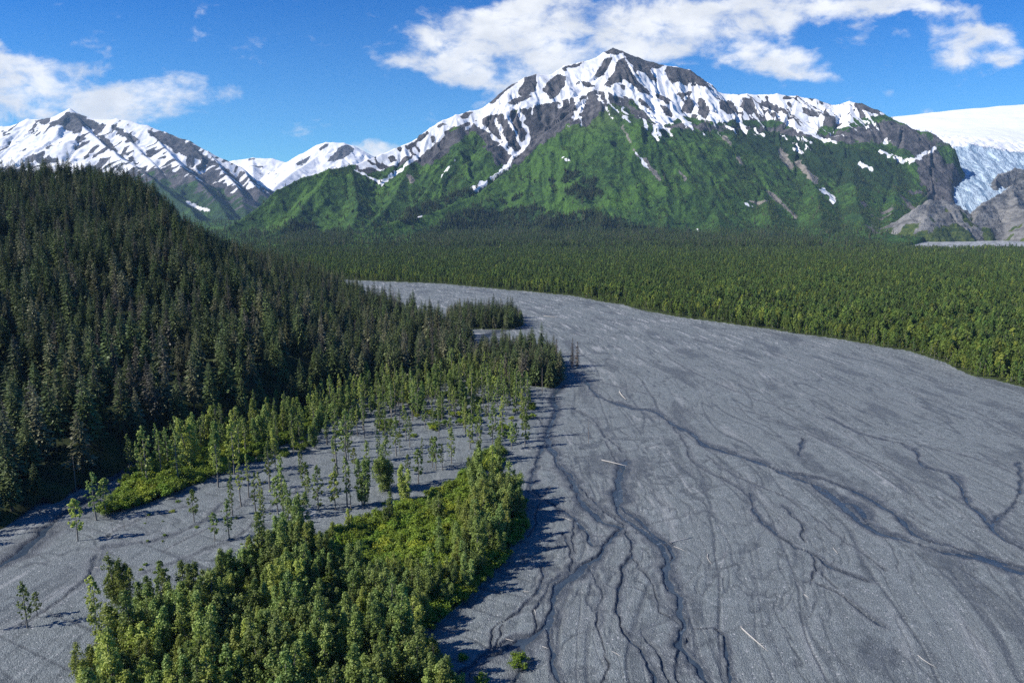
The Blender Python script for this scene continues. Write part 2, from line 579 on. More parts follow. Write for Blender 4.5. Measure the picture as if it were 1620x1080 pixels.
def mat_gravel():
    m, t = new_mat('river_gravel')
    p = pos(t)
    cell = t.n('ShaderNodeTexVoronoi')
    t.put(cell.inputs['Vector'], p)
    cell.inputs['Scale'].default_value = 4.2
    sepc = t.n('ShaderNodeSeparateColor')
    t.link(cell.outputs['Color'], sepc.inputs[0])
    stone = sepc.outputs[0]
    cell2 = t.n('ShaderNodeTexVoronoi')
    t.put(cell2.inputs['Vector'], p)
    cell2.inputs['Scale'].default_value = 1.7
    sepc2 = t.n('ShaderNodeSeparateColor')
    t.link(cell2.outputs['Color'], sepc2.inputs[0])
    n1 = t.noise(p, 0.35, 6, 0.6)
    n2 = t.noise(p, 0.045, 6, 0.6, 0.8)
    fl = t.n('ShaderNodeCombineXYZ')
    t.link(t.math('MULTIPLY', t.attr('fs'), 0.05), fl.inputs[0])
    t.link(t.math('MULTIPLY', t.attr('fn'), 0.55), fl.inputs[1])
    n3 = t.noise(fl.outputs[0], 1.0, 5, 0.65, 0.4)
    base = t.mix(t.ramp(n1, 0.3, 0.7), (0.115, 0.133, 0.138), (0.190, 0.215, 0.220))
    base = t.mix(t.ramp(n2, 0.35, 0.65), base, (0.150, 0.169, 0.173))
    base = t.mix(t.math('MULTIPLY', t.ramp(n3, 0.52, 0.78), 0.22), base, (0.18, 0.192, 0.212))
    base = t.mix(t.math('MULTIPLY', t.ramp(n3, 0.48, 0.25), 0.25), base, (0.066, 0.074, 0.088))
    base = t.mix(t.math('MULTIPLY', t.ramp(stone, 0.84, 0.98), 0.6), base, (0.31, 0.325, 0.33))
    base = t.mix(t.math('MULTIPLY', t.ramp(stone, 0.22, 0.0), 0.5), base, (0.05, 0.055, 0.064))
    base = t.mix(t.math('MULTIPLY', t.ramp(sepc2.outputs[0], 0.95, 0.97), t.ramp(cell2.outputs['Distance'], 0.42, 0.3)), base, (0.34, 0.345, 0.35))
    silt = t.math('MULTIPLY', t.attr('silt'), t.ramp(n1, 0.25, 0.6, 0.45, 1.0))
    base = t.mix(silt, base, (0.36, 0.365, 0.365))
    wet = t.attr('wet')
    wetc = t.mix(t.ramp(n1, 0.3, 0.7), (0.032, 0.039, 0.049), (0.062, 0.072, 0.084))
    wetf = t.math('MULTIPLY', wet, t.ramp(stone, 0.9, 1.0, 1.0, 0.5), clamp=True)
    base = t.mix(wetf, base, wetc)
    soil = t.math('ADD', t.attr('soil'), t.math('MULTIPLY', t.math('SUBTRACT', n1, 0.5), 0.9))
    soilc = t.mix(t.ramp(n1, 0.35, 0.65), (0.026, 0.034, 0.012), (0.060, 0.085, 0.022))
    base = t.mix(t.ramp(soil, 0.45, 0.75), base, soilc)
    h = t.math('ADD', t.math('MULTIPLY', cell.outputs['Distance'], -0.35), t.math('MULTIPLY', t.noise(p, 3.5, 3, 0.7), 0.5))
    h = t.math('ADD', h, t.math('MULTIPLY', n1, 0.8))
    rough = t.ramp(wet, 0.3, 1.0, 0.92, 0.55)
    finish(t, base, rough, h, 0.42, 0.9, spec=t.ramp(wet, 0.2, 1.0, 0.15, 0.4))
    return m


def mat_water():
    m, t = new_mat('river_water')
    p = pos(t)
    n = t.noise(p, 1.4, 4, 0.6)
    f = t.ramp(t.noise(p, 0.5, 4, 0.6), 0.62, 0.72)
    col = t.mix(t.ramp(t.noise(p, 0.12, 3, 0.5), 0.35, 0.7), (0.026, 0.040, 0.058), (0.055, 0.074, 0.094))
    col = t.mix(t.math('MULTIPLY', f, 0.5), col, (0.25, 0.29, 0.33))
    finish(t, col, 0.22, n, 0.35, 0.8, spec=0.4)
    return m


def build_water():
    pts = [(-420, 60), (330, 60), (420, 200), (200, 520), (60, 700), (-200, 700), (-260, 420), (-420, 260)]
    V = np.array([(x, y, -0.34) for x, y in pts])
    me = bpy.data.meshes.new('river')
    me.from_pydata([tuple(v) for v in V], [], [tuple(range(len(pts)))])
    me.materials.append(mat_water())
    structure('river', me)


build_ground()
build_water()


# ------------------------------------------------------------------ mountains: crests and spurs drawn on the photograph, each with its own distance
def ridge_field(X, Y, ridges, k=14.0, rill=1.0, rill_len=55.0, seed=0):
    """highest of the slopes falling from every crest, with rills down the fall line"""
    H = np.full(X.shape, -1e9)
    S = np.zeros(X.shape)
    D = np.zeros(X.shape)
    off = 0.0
    for pts in ridges:
        for a, b in zip(pts[:-1], pts[1:]):
            d, t = seg_dist(X, Y, a, b)
            L = math.hypot(b[0] - a[0], b[1] - a[1])
            zz = a[2] + (b[2] - a[2]) * t
            front = a[3] + (b[3] - a[3]) * t
            cx, cy = a[0] + (b[0] - a[0]) * t, a[1] + (b[1] - a[1]) * t
            drop = front * d * (1 - 0.22 * d / (d + 500.0))
            h = zz - drop
            ph = np.arctan2(X - cx, -(Y - cy))
            sc = off + t * L + 70 * ph
            up = h > H
            H2 = np.where(up, h, H)
            lo = np.where(up, H, h)
            H = H2 + k * np.exp(-np.clip((H2 - lo) / k, 0, 30)) * 0.25
            S = np.where(up, sc, S)
            D = np.where(up, d, D)
            off += L
        off += 777.0
    return H, S, D


def R3(pts, m=0.8):
    """[(px, py, depth[, slope])] -> world crest points"""
    out = []
    for p in pts:
        x, y, z = at(p[0], p[1], p[2])
        out.append((float(x), float(y), float(z), p[3] if len(p) > 3 else m))
    return out


MAIN_CREST = [(335, 384, 2500), (350, 370, 2560), (400, 335, 2680), (440, 301, 2780), (480, 281, 2880), (520, 269, 2980), (555, 263, 3080), (600, 244, 3200), (625, 236, 3260), (650, 225, 3320), (680, 203, 3400), (700, 191, 3440),
              (720, 183, 3480), (745, 176, 3540), (760, 173, 3570), (775, 164, 3600), (790, 149, 3640), (810, 134, 3680), (830, 123, 3720), (850, 118, 3760), (870, 119, 3790), (880, 113, 3810), (895, 104, 3840),
              (920, 98, 3880), (940, 93, 3910), (955, 83, 3940), (970, 76, 3960), (985, 81, 3970), (1010, 91, 3980), (1035, 99, 3980), (1050, 104, 3980), (1070, 106, 3980), (1090, 111, 3980), (1110, 126, 3970), (1130, 143, 3960),
              (1140, 148, 3960), (1180, 150, 3950), (1230, 149, 3940), (1260, 153, 3930), (1290, 157, 3910), (1320, 167, 3890), (1345, 161, 3860), (1365, 164, 3830), (1390, 174, 3790), (1410, 186, 3750), (1430, 197, 3710), (1450, 211, 3670), (1475, 226, 3620, 1.8), (1490, 240, 3580, 2.6), (1498, 262, 3500, 3.0)]
MAIN_SPURS = [
    # green left shoulder with its forward rib
    [(520, 269, 2980), (500, 300, 2820), (470, 335, 2650), (440, 370, 2450), (420, 386, 2300)],
    [(555, 263, 3080), (560, 300, 2900), (565, 340, 2650), (555, 365, 2480)],
    [(640, 231, 3290), (645, 268, 3120), (625, 310, 2900), (590, 350, 2650), (560, 378, 2450), (520, 395, 2250)],
    [(720, 183, 3480), (725, 225, 3290), (700, 270, 3100), (670, 310, 2900), (640, 340, 2720)],
    [(775, 180, 3590), (775, 205, 3440), (745, 240, 3270), (715, 280, 3080), (690, 305, 2940)],
    # the long centre spur under the summit
    [(965, 85, 3950), (955, 118, 3800), (945, 150, 3640), (910, 175, 3520), (866, 207, 3380), (835, 240, 3240), (807, 270, 3110), (770, 297, 2970), (747, 312, 2890), (690, 335, 2700), (625, 352, 2500), (560, 378, 2250), (500, 394, 2050)],
    [(945, 150, 3640), (950, 195, 3440), (935, 247, 3200), (905, 300, 2950), (880, 340, 2720), (850, 372, 2480), (820, 395, 2200)],
    [(985, 100, 3900), (980, 160, 3620), (985, 210, 3400), (975, 262, 3150), (960, 315, 2850), (950, 360, 2550), (940, 392, 2250)],
    [(1035, 99, 3970), (1045, 150, 3750), (1040, 200, 3520), (1050, 255, 3250), (1055, 310, 2920), (1050, 360, 2550), (1040, 394, 2250)],
    [(1090, 112, 3960), (1100, 165, 3760), (1110, 210, 3560), (1120, 260, 3280), (1130, 315, 2920), (1140, 365, 2520), (1140, 394, 2250)],
    [(1180, 150, 3950), (1170, 195, 3720), (1185, 245, 3430), (1205, 300, 3050), (1220, 350, 2650), (1225, 390, 2300)],
    [(1260, 153, 3930), (1255, 200, 3700), (1270, 250, 3430), (1290, 300, 3060), (1300, 350, 2650), (1305, 388, 2300)],
    [(1345, 161, 3860), (1340, 205, 3650), (1345, 250, 3430), (1350, 285, 3180), (1360, 330, 2820), (1370, 375, 2380)],
    [(1430, 197, 3710), (1425, 240, 3520), (1420, 270, 3350), (1415, 305, 3080), (1410, 345, 2750), (1400, 380, 2380)],
    [(1475, 226, 3620, 2.0), (1470, 265, 3420, 2.2), (1475, 300, 3200, 2.0), (1455, 325, 2950, 1.5)],
]

# ---- snow and bare ground, drawn on the photograph; the marks are stored on the mountain's own mesh
SNOW_AREA = [(560, 258), (600, 240), (650, 222), (700, 188), (745, 172), (775, 160), (810, 130), (850, 114), (880, 108), (920, 92), (955, 80), (985, 82), (1035, 95), (1090, 108), (1130, 140), (1180, 146), (1260, 149), (1300, 155), (1345, 158), (1390, 172),
             (1400, 182), (1370, 186), (1350, 188), (1340, 200), (1325, 205), (1300, 198), (1290, 215), (1262, 210), (1250, 200), (1225, 190), (1200, 192), (1170, 188), (1140, 195), (1110, 190), (1080, 182), (1060, 195), (1040, 200), (1020, 178), (1000, 160), (985, 155),
             (960, 146), (940, 142), (925, 152), (900, 156), (870, 163), (850, 168), (835, 172), (815, 172), (790, 180), (770, 186), (745, 192), (720, 200), (700, 212), (680, 230), (660, 245), (640, 248), (625, 262), (612, 262), (600, 258), (590, 262), (575, 268)]
BARE = [
    [(770, 160), (800, 138), (826, 122), (815, 135), (795, 150), (780, 165)], [(832, 122), (850, 117), (850, 132), (846, 146), (838, 148), (832, 153), (822, 150), (818, 146), (826, 135)],
    [(870, 125), (885, 118), (897, 122), (893, 135), (885, 148), (872, 158), (866, 150), (860, 146), (858, 140)], [(888, 108), (905, 102), (925, 98), (918, 104), (900, 108), (893, 112)],
    [(958, 92), (968, 90), (962, 105), (955, 118), (942, 126), (938, 122), (948, 108)], [(978, 94), (990, 92), (993, 108), (1000, 115), (1010, 128), (1025, 142), (1028, 150), (1015, 146), (1000, 135), (990, 124), (978, 130), (965, 138), (955, 136), (968, 118)],
    [(985, 82), (1010, 90), (1035, 98), (1052, 104), (1040, 108), (1028, 108), (1035, 122), (1042, 130), (1030, 128), (1018, 115), (1008, 112), (1012, 122), (1004, 116), (998, 100), (990, 92)],
    [(1055, 104), (1070, 106), (1090, 110), (1112, 126), (1132, 146), (1115, 138), (1098, 130), (1085, 134), (1072, 130), (1062, 134), (1056, 122), (1052, 112)],
    [(955, 82), (970, 75), (988, 82), (978, 86), (962, 86)], [(918, 128), (932, 130), (945, 138), (932, 138), (922, 134)], [(978, 133), (990, 136), (992, 142), (982, 140)], [(1030, 148), (1050, 152), (1062, 158), (1058, 165), (1045, 158)],
    [(1070, 148), (1095, 145), (1090, 152), (1076, 152)], [(1090, 152), (1098, 165), (1092, 180), (1078, 178), (1082, 165)], [(1105, 152), (1118, 165), (1125, 180), (1112, 176), (1104, 164)], [(1175, 155), (1190, 156), (1196, 175), (1185, 180), (1172, 170)], [(1205, 160), (1225, 165), (1240, 175), (1222, 175), (1206, 168)],
    [(1240, 152), (1252, 155), (1248, 160), (1238, 158)], [(1296, 158), (1306, 160), (1300, 166)], [(1010, 155), (1025, 165), (1035, 178), (1022, 170), (1008, 162)], [(987, 150), (1000, 158), (1010, 172), (998, 166), (986, 158)], [(800, 165), (815, 155), (842, 150), (828, 160), (812, 166)],
    [(640, 232), (650, 228), (662, 220), (655, 232), (645, 240)], [(612, 250), (622, 246), (630, 252), (618, 258)], [(690, 200), (700, 194), (706, 196), (696, 204)], [(660, 215), (680, 206), (676, 214), (662, 224)], [(735, 178), (748, 176), (742, 186), (730, 188)],
    [(1140, 158), (1160, 162), (1168, 178), (1150, 180), (1138, 172)], [(1045, 165), (1060, 172), (1066, 186), (1050, 182)], [(1355, 160), (1375, 165), (1395, 176), (1380, 180), (1362, 172), (1352, 168)], [(1270, 170), (1290, 176), (1300, 186), (1282, 184), (1270, 178)],
]
SNOW_LINES = [  # gullies, pixel paths and half-width in pixels
    ([(745, 190), (770, 205), (790, 225), (805, 240), (818, 248)], 4), ([(820, 175), (828, 195), (838, 212), (835, 225), (825, 238), (808, 255), (795, 268), (780, 282), (765, 290), (752, 300)], 5.0), ([(800, 180), (812, 205), (825, 230)], 3.2), ([(785, 190), (795, 215), (812, 245)], 3.2),
    ([(560, 268), (580, 278), (597, 285), (605, 292), (603, 296)], 2.5), ([(600, 290), (620, 278), (645, 262)], 4.5), ([(575, 262), (592, 264), (600, 270)], 3), ([(700, 275), (712, 262), (720, 252)], 2.2), ([(640, 262), (655, 250), (672, 238)], 2.5), ([(660, 250), (680, 232), (700, 215)], 4),
    ([(925, 160), (915, 178), (908, 188)], 5), ([(918, 185), (920, 198)], 2.2), ([(898, 198), (902, 202)], 2.8), ([(888, 248), (896, 252), (902, 254)], 1.8), ([(945, 150), (955, 165), (962, 178), (968, 188)], 2.4), ([(985, 180), (995, 192)], 2.6), ([(1004, 238), (1012, 250), (1022, 262), (1026, 266)], 2.4),
    ([(745, 298), (760, 290), (775, 284)], 3), ([(1255, 235), (1268, 240)], 3.2), ([(1358, 260), (1370, 264), (1380, 268)], 3.6), ([(1300, 300), (1312, 308), (1320, 316)], 4.2), ([(1316, 310), (1318, 322)], 2.6), ([(1180, 324), (1192, 328)], 1.6),
    ([(1102, 362), (1106, 368)], 1.6), ([(658, 345), (668, 342)], 2.2), ([(1395, 240), (1412, 250), (1430, 255), (1450, 250), (1470, 240), (1485, 232)], 4.5), ([(1400, 226), (1408, 222)], 4), ([(1175, 200), (1170, 188)], 3), ([(1265, 205), (1290, 215), (1305, 222), (1325, 224)], 3.0), ([(1270, 220), (1282, 226)], 2),
    ([(740, 320), (726, 310)], .1), ([(705, 268), (698, 280)], 1.2), ([(958, 155), (972, 172), (990, 190)], 1.6), ([(1040, 200), (1060, 205)], 2.4), ([(1212, 300), (1215, 305)], .1),
]
ROCK_LINES = [([(1215, 302), (1230, 316), (1245, 330), (1258, 342)], 4), ([(1018, 250), (1030, 268), (1045, 285)], 3.2), ([(985, 200), (1000, 230), (1012, 250)], 2.5), ([(648, 280), (652, 286)], 5), ([(1145, 215), (1155, 230)], 4), ([(1168, 250), (1172, 258)], 4), ([(1075, 270), (1085, 285)], 2.2),
              ([(1185, 318), (1200, 322), (1215, 318)], 2.5), ([(1235, 240), (1250, 262)], 7), ([(1262, 258), (1290, 285)], 6)]
ROCK_AREA = [(560, 262), (620, 250), (690, 215), (760, 186), (830, 172), (900, 158), (945, 146), (990, 155), (1040, 200), (1110, 195), (1170, 200), (1230, 200), (1300, 215), (1400, 190), (1440, 200), (1480, 228), (1500, 262), (1470, 280), (1440, 240), (1400, 225), (1330, 225), (1260, 215), (1180, 205),
             (1110, 205), (1060, 205), (1010, 190), (985, 168), (965, 165), (950, 178), (930, 200), (905, 195), (880, 215), (850, 232), (820, 262), (800, 268), (780, 255), (750, 205), (720, 225), (700, 250), (680, 262), (650, 255), (600, 270), (575, 275)]
ROCK_RIGHT = [(1330, 335), (1370, 312), (1400, 305), (1440, 300), (1500, 262), (1530, 330), (1520, 385), (1440, 380), (1420, 360), (1380, 372), (1350, 352)]
DARK_WOOD = [[(640, 405), (660, 372), (700, 352), (735, 330), (790, 318), (830, 312), (860, 335), (880, 330), (890, 350), (905, 335), (940, 338), (990, 350), (1030, 362), (1100, 372), (1200, 375), (1300, 378), (1300, 405)],
             [(430, 405), (450, 380), (500, 372), (540, 365), (560, 378), (520, 395), (480, 405)], [(620, 350), (650, 325), (690, 312), (715, 318), (690, 335), (650, 352)], [(870, 290), (900, 270), (940, 285), (960, 315), (930, 325), (890, 312)], [(390, 370), (400, 362), (412, 368), (405, 378)],
             [(440, 365), (470, 350), (500, 352), (500, 372), (455, 378)], [(680, 365), (700, 352), (720, 350), (712, 372), (685, 380)], [(690, 318), (720, 300), (745, 290), (745, 305), (705, 325)], [(1185, 372), (1210, 360), (1240, 362), (1240, 380), (1190, 384)], [(400, 400), (640, 392), (640, 412), (400, 412)]]


def snow_marks(PX, PY, jx, jy):
    x, y = PX + jx, PY + jy
    s = in_poly(x, y, SNOW_AREA).astype(float)
    wv = np.clip(.85 + .9 * pn(PX / 11, PY / 9, 133) + .5 * pn(PX / 4.5, PY / 4, 134), .0, 1.7)
    for P in BARE:
        s[in_poly(x, y, P)] = 0.0
    for pts, hw in SNOW_LINES:
        d = line_dist(x, y, pts, hw * 3 + 4)
        s[d < hw * wv * .8] = 1.0
    return s


def soften(a, n=2):
    for _ in range(n):
        p = np.pad(a, 1, mode='edge')
        a = (p[:-2, 1:-1] + p[2:, 1:-1] + p[1:-1, :-2] + p[1:-1, 2:] + 2 * a) / 6
    return a


def grid_xy(x0, x1, y0, y1, st):
    X, Y = np.meshgrid(np.arange(x0, x1, st), np.arange(y0, y1, st))
    return X, Y


def mat_mountain():
    m, t = new_mat('mountain_slope')
    p = pos(t)
    gn = t.n('ShaderNodeNewGeometry').outputs['Normal']
    nbig = t.noise(p, 0.006, 6, 0.6)
    nmid = t.noise(p, 0.03, 6, 0.62)
    nfin = t.noise(p, 0.12, 5, 0.65)
    green = t.mix(t.ramp(nmid, 0.34, 0.66), (0.017, 0.052, 0.012), (0.066, 0.140, 0.021))
    green = t.mix(t.ramp(nfin, 0.42, 0.58, 0.0, 0.8), green, (0.014, 0.034, 0.012))
    green = t.mix(t.ramp(t.noise(p, 0.22, 4, .7), 0.52, 0.66, 0.0, 0.5), green, (0.070, 0.120, 0.026))
    green = t.mix(t.math('MULTIPLY', t.attr('meadow'), t.ramp(nfin, 0.3, 0.6, 1.0, 0.45)), green, (0.070, 0.145, 0.020))
    green = t.mix(t.math('MULTIPLY', t.attr('darkveg_shade'), 0.8), green, (0.009, 0.022, 0.013))  # dark woods, plus the shade painted on the right face
    green = t.mix(t.math('MULTIPLY', t.attr('high'), 0.75), green, (0.075, 0.085, 0.040))
    rock = t.mix(t.ramp(nmid, 0.35, 0.65), (0.045, 0.044, 0.050), (0.120, 0.112, 0.114))
    rock = t.mix(t.ramp(nfin, 0.45, 0.7, 0.0, 0.7), rock, (0.035, 0.035, 0.042))
    paler = t.mix(t.ramp(nmid, 0.4, 0.6), (0.17, 0.15, 0.13), (0.26, 0.235, 0.20))
    rock = t.mix(t.attr('pale'), rock, paler)
    rk = t.math('ADD', t.attr('rock'), t.math('MULTIPLY', t.math('SUBTRACT', nfin, 0.5), 1.1))
    rk = t.math('ADD', rk, t.math('MULTIPLY', t.math('SUBTRACT', nmid, 0.5), 0.9))
    base = t.mix(t.ramp(rk, 0.42, 0.62), green, rock)
    sn = t.math('ADD', t.attr('snow'), t.math('MULTIPLY', t.math('SUBTRACT', nfin, 0.5), 1.0))
    sn = t.math('ADD', sn, t.math('MULTIPLY', t.math('SUBTRACT', nmid, 0.5), 0.6))
    snf = t.ramp(sn, 0.42, 0.58)
    snowc = t.mix(t.ramp(nmid, 0.4, 0.65), (0.76, 0.76, 0.77), (0.66, 0.655, 0.66))
    base = t.mix(snf, base, snowc)
    h = t.math('ADD', t.math('MULTIPLY', nmid, 14.0), t.math('MULTIPLY', nfin, 6.0))
    h = t.math('MULTIPLY', h, t.ramp(snf, 0, 1, 1.0, 0.12))
    finish(t, base, 0.9, h, 1.0, 0.8, spec=0.15)
    return m


MAT_MTN = mat_mountain()


def build_main():
    X, Y = grid_xy(-1750, 3100, 1820, 4350, 5.2)
    jx = 16 * fbm(X / 170, Y / 170, 3, 101)
    jy = 16 * fbm(X / 170, Y / 170, 3, 102)
    rid = [R3(MAIN_CREST, 1.15)] + [R3(s, 0.80) for s in MAIN_SPURS]
    H, S, D = ridge_field(X + jx, Y + jy, rid, 16, seed=1)
    low = sstep(H, 60, 420)
    wv = S / 52 + 0.9 * fbm(X / 190, Y / 190, 3, 103)
    r1 = 1 - np.abs(pn(wv, D / 500 + 3, 111)) * 2
    r2 = 1 - np.abs(pn(wv * 2.3 + 7, D / 240 + 3, 112)) * 2
    grow = np.clip(D / 160, 0, 1)
    H = H + (r1 * 17 + r2 * 9) * grow * (0.35 + 0.65 * low)
    H = H + (ridged(X / 260, Y / 260, 4, 121) - .62) * 60 * grow * low + fbm(X / 60, Y / 60, 4, 122) * 9 * np.clip(D / 60, 0.15, 1)
    fan = (X - 500 + 75 * fbm(X / 260, Y / 260, 4, 125)) / (5600 - Y) * 2500
    rb1 = 1 - np.abs(pn(fan / 105, Y / 700, 126)) * 2.2
    rb2 = 1 - np.abs(pn(fan / 44 + 5, Y / 380, 127)) * 2.2
    H = H + (rb1 * 15 * (.6 + fbm(X / 300, Y / 300, 2, 128)) + rb2 * 7) * sstep(D, 10, 120) * sstep(H, 40, 160) * (1 - .5 * sstep(H, 620, 800))
    H = H - 1.25 * np.maximum(0, X - .628 * Y - 14 * fbm(X / 60, Y / 60, 3, 124))
    base = 4 + np.clip((Y - 2050) * .03, 0, 60) + 9 * fbm(X / 120, Y / 120, 3, 123)
    kk = 26.0
    mx = np.maximum(H, base)
    H = mx + kk * np.exp(-np.abs(H - base) / kk) * .35
    H = np.where(in_poly(X, Y, OUTWASH), np.minimum(H, -4), H)
    PX, PY = proj(X, Y, H)
    wj = 5.0 * fbm(X / 55, Y / 55, 3, 131)
    wk = 4.0 * fbm(X / 45, Y / 45, 3, 132)
    snow = snow_marks(PX, PY, wj, wk)
    # the far side and everything unseen: snow by height
    front = PX * 0
    gy, gx = np.gradient(H, 5.2)
    fl = fbm(X / 80, Y / 80, 4, 141)
    stripes = pn(S / 24 + .8 * fbm(X / 60, Y / 60, 2, 143), D / 160, 142)
    crest_y = np.interp(X, [c[0] for c in rid[0]], [c[1] for c in rid[0]])
    back = Y > crest_y + 20
    snow = np.where(back, (H > 560 + 120 * fl).astype(float), snow)
    st2 = pn(fan / 22, Y / 260, 144)
    inA = in_poly(PX + wj, PY + wk, SNOW_AREA)
    hole = (stripes > .40) & (sstep(PX, 1000, 1150) > .5) & inA & (PY > 152)
    hole |= (stripes > .28) & inA & (PX < 720) & (PY > 215)
    hole |= inA & (fl < -.44) & (PX > 880)
    hole |= inA & (st2 > .40) & (PY > 150) & (PX > 1130)
    snow[hole & ~back] = 0
    fring = (~inA) & ~back & (in_poly(PX, PY - 12, SNOW_AREA) & (st2 < -.30) | in_poly(PX, PY - 24, SNOW_AREA) & (st2 < -.42) & (PX > 960))
    snow[fring] = 1
    rock = in_poly(PX + 2.2 * wj, PY + 2.2 * wk, ROCK_AREA) * 1.0
    rock = np.maximum(rock, inA * 1.0)
    rock = np.maximum(rock, sstep(fl, .12, .3) * in_poly(PX + wj, PY + wk, ROCK_RIGHT) * 1.0)
    rock = np.maximum(rock, in_poly(PX + 2 * wj, PY + 2 * wk, [(1440, 225), (1475, 222), (1600, 240), (1600, 350), (1500, 350), (1470, 320), (1455, 285)]) * 1.0)
    for pts, hw in ROCK_LINES:
        d = line_dist(PX + wj, PY + wk, pts, hw * 2 + 3)
        rock[d < hw * (.8 + .6 * fl)] = 1.0
    rock = np.where(back, sstep(H, 380, 520), np.maximum(rock, sstep(H, 640, 720)))
    pale = np.zeros(X.shape)
    for pts, hw in ROCK_LINES:
        pale[line_dist(PX + wj, PY + wk, pts, hw * 2 + 3) < hw] = .8
    pale = np.maximum(pale, in_poly(PX, PY, [(1340, 380), (1380, 330), (1450, 318), (1520, 330), (1530, 385)]) * sstep(fl, 0.0, .3) * .35)
    high = sstep(H, 430, 620) * (1 - sstep(PX, 900, 1050))
    meadow = sstep(fbm(X / 150, Y / 150, 4, 151) + 0.5 * r1 * grow, 0.12, 0.55)
    meadow *= 1 - 0.75 * sstep(PX, 1060, 1200)  # bright green thinned towards the right face, which lies in shade
    meadow = np.maximum(meadow, in_poly(PX + 3 * wj, PY + 3 * wk, [(460, 305), (500, 275), (545, 270), (560, 280), (520, 300), (490, 315)]) * .9)
    meadow = np.maximum(meadow, in_poly(PX + 3 * wj, PY + 3 * wk, [(470, 402), (560, 365), (640, 345), (745, 315), (830, 262), (920, 200), (960, 190), (940, 240), (880, 285), (800, 300), (700, 345), (600, 385)]) * .65)
    dark = np.zeros(X.shape)
    for P in DARK_WOOD:
        dark = np.maximum(dark, in_poly(PX + 4 * wj, PY + 4 * wk, P) & (fbm(X / 60, Y / 60, 3, 165) > np.clip((375 - PY) / 90, -1, .55) - .62))
    dark = np.maximum(dark, sstep(fbm(X / 220, Y / 220, 4, 161), 0.05, 0.4) * sstep(PX, 1000, 1180) * .75)  # right half darkened in colour: shade of the face turned from the sun
    dark = np.maximum(dark, in_poly(PX + 3 * wj, PY + 3 * wk, [(1130, 190), (1230, 200), (1300, 225), (1400, 240), (1450, 290), (1420, 300), (1330, 290), (1250, 260), (1180, 240)]) * .9)  # deeper painted shade on the upper right face, no wood here
    snow, rock = soften(snow, 1), soften(rock, 2)
    dark, meadow = soften(dark, 4), soften(meadow, 3)
    bush = fbm(X / 15, Y / 15, 2, 171)
    H = H + np.where((snow < .5) & (rock < .5), 1, 0.15) * bush * 5.5
    V = np.stack([X, Y, H], -1).reshape(-1, 3)
    keep = (H > 3).ravel() | (Y < 2400).ravel()
    me = make_mesh('mountain', V, grid_faces(*X.shape), dict(snow=snow, rock=rock, pale=pale, high=high, meadow=meadow, darkveg_shade=dark), mats=[MAT_MTN])
    structure('mountain', me)
    brush = ((soften(snow, 7) < .02) & (rock < .35) & ~back & (H > 25) & (PY > 150)) * np.clip(.08 + 1.2 * fbm(X / 70, Y / 70, 3, 181) - .45 * rb1 + .5 * sstep(PX, 1000, 1200), 0, 1)
    return X, Y, H, np.where(PX < 1010, dark, dark * in_poly(PX, PY, DARK_WOOD[0])), brush


MX, MY, MH, MDARK, MBRUSH = build_main()


def build_back(name, crest, spurs, xr, yr, step, snow_fn, m=1.0, seed=300, amp=1.0, veg_fn=None):
    X, Y = grid_xy(*xr, *yr, step)
    jx = 30 * amp * fbm(X / 260, Y / 260, 3, seed)
    jy = 30 * amp * fbm(X / 260, Y / 260, 3, seed + 1)
    rid = [R3(crest, m)] + [R3(s, m * .85) for s in spurs]
    H, S, D = ridge_field(X + jx, Y + jy, rid, 22)
    wv = S / 85 + 0.9 * fbm(X / 260, Y / 260, 3, seed + 2)
    r1 = 1 - np.abs(pn(wv, D / 700, seed + 3)) * 2
    r2 = 1 - np.abs(pn(wv * 2.4, D / 300, seed + 4)) * 2
    grow = np.clip(D / 260, 0, 1)
    H = H + (r1 * 26 + r2 * 12) * grow * amp + (ridged(X / 330, Y / 330, 4, seed + 5) - .62) * 80 * grow * amp
    H = H + fbm(X / 90, Y / 90, 4, seed + 6) * 16 * amp * np.clip(D / 90, .1, 1)
    H = np.maximum(H, -2.0)
    PX, PY = proj(X, Y, H)
    fl = fbm(X / 130, Y / 130, 4, seed + 7)
    st = pn(S / 45 + fbm(X / 120, Y / 120, 2, seed + 8), D / 260, seed + 9)
    gy, gx = np.gradient(H, step)
    snow, rock, dark = snow_fn(X, Y, H, PX, PY, fl, st, gx, gy, r1)
    snow, rock = soften(snow.astype(float), 2), soften(rock.astype(float), 2)
    me = make_mesh(name, np.stack([X, Y, H], -1).reshape(-1, 3), grid_faces(*X.shape), dict(snow=snow, rock=rock, darkveg_shade=dark, pale=snow * 0, high=snow * 0, meadow=sstep(fl, .1, .4) * .6), mats=[MAT_MTN])
    return structure(name, me)


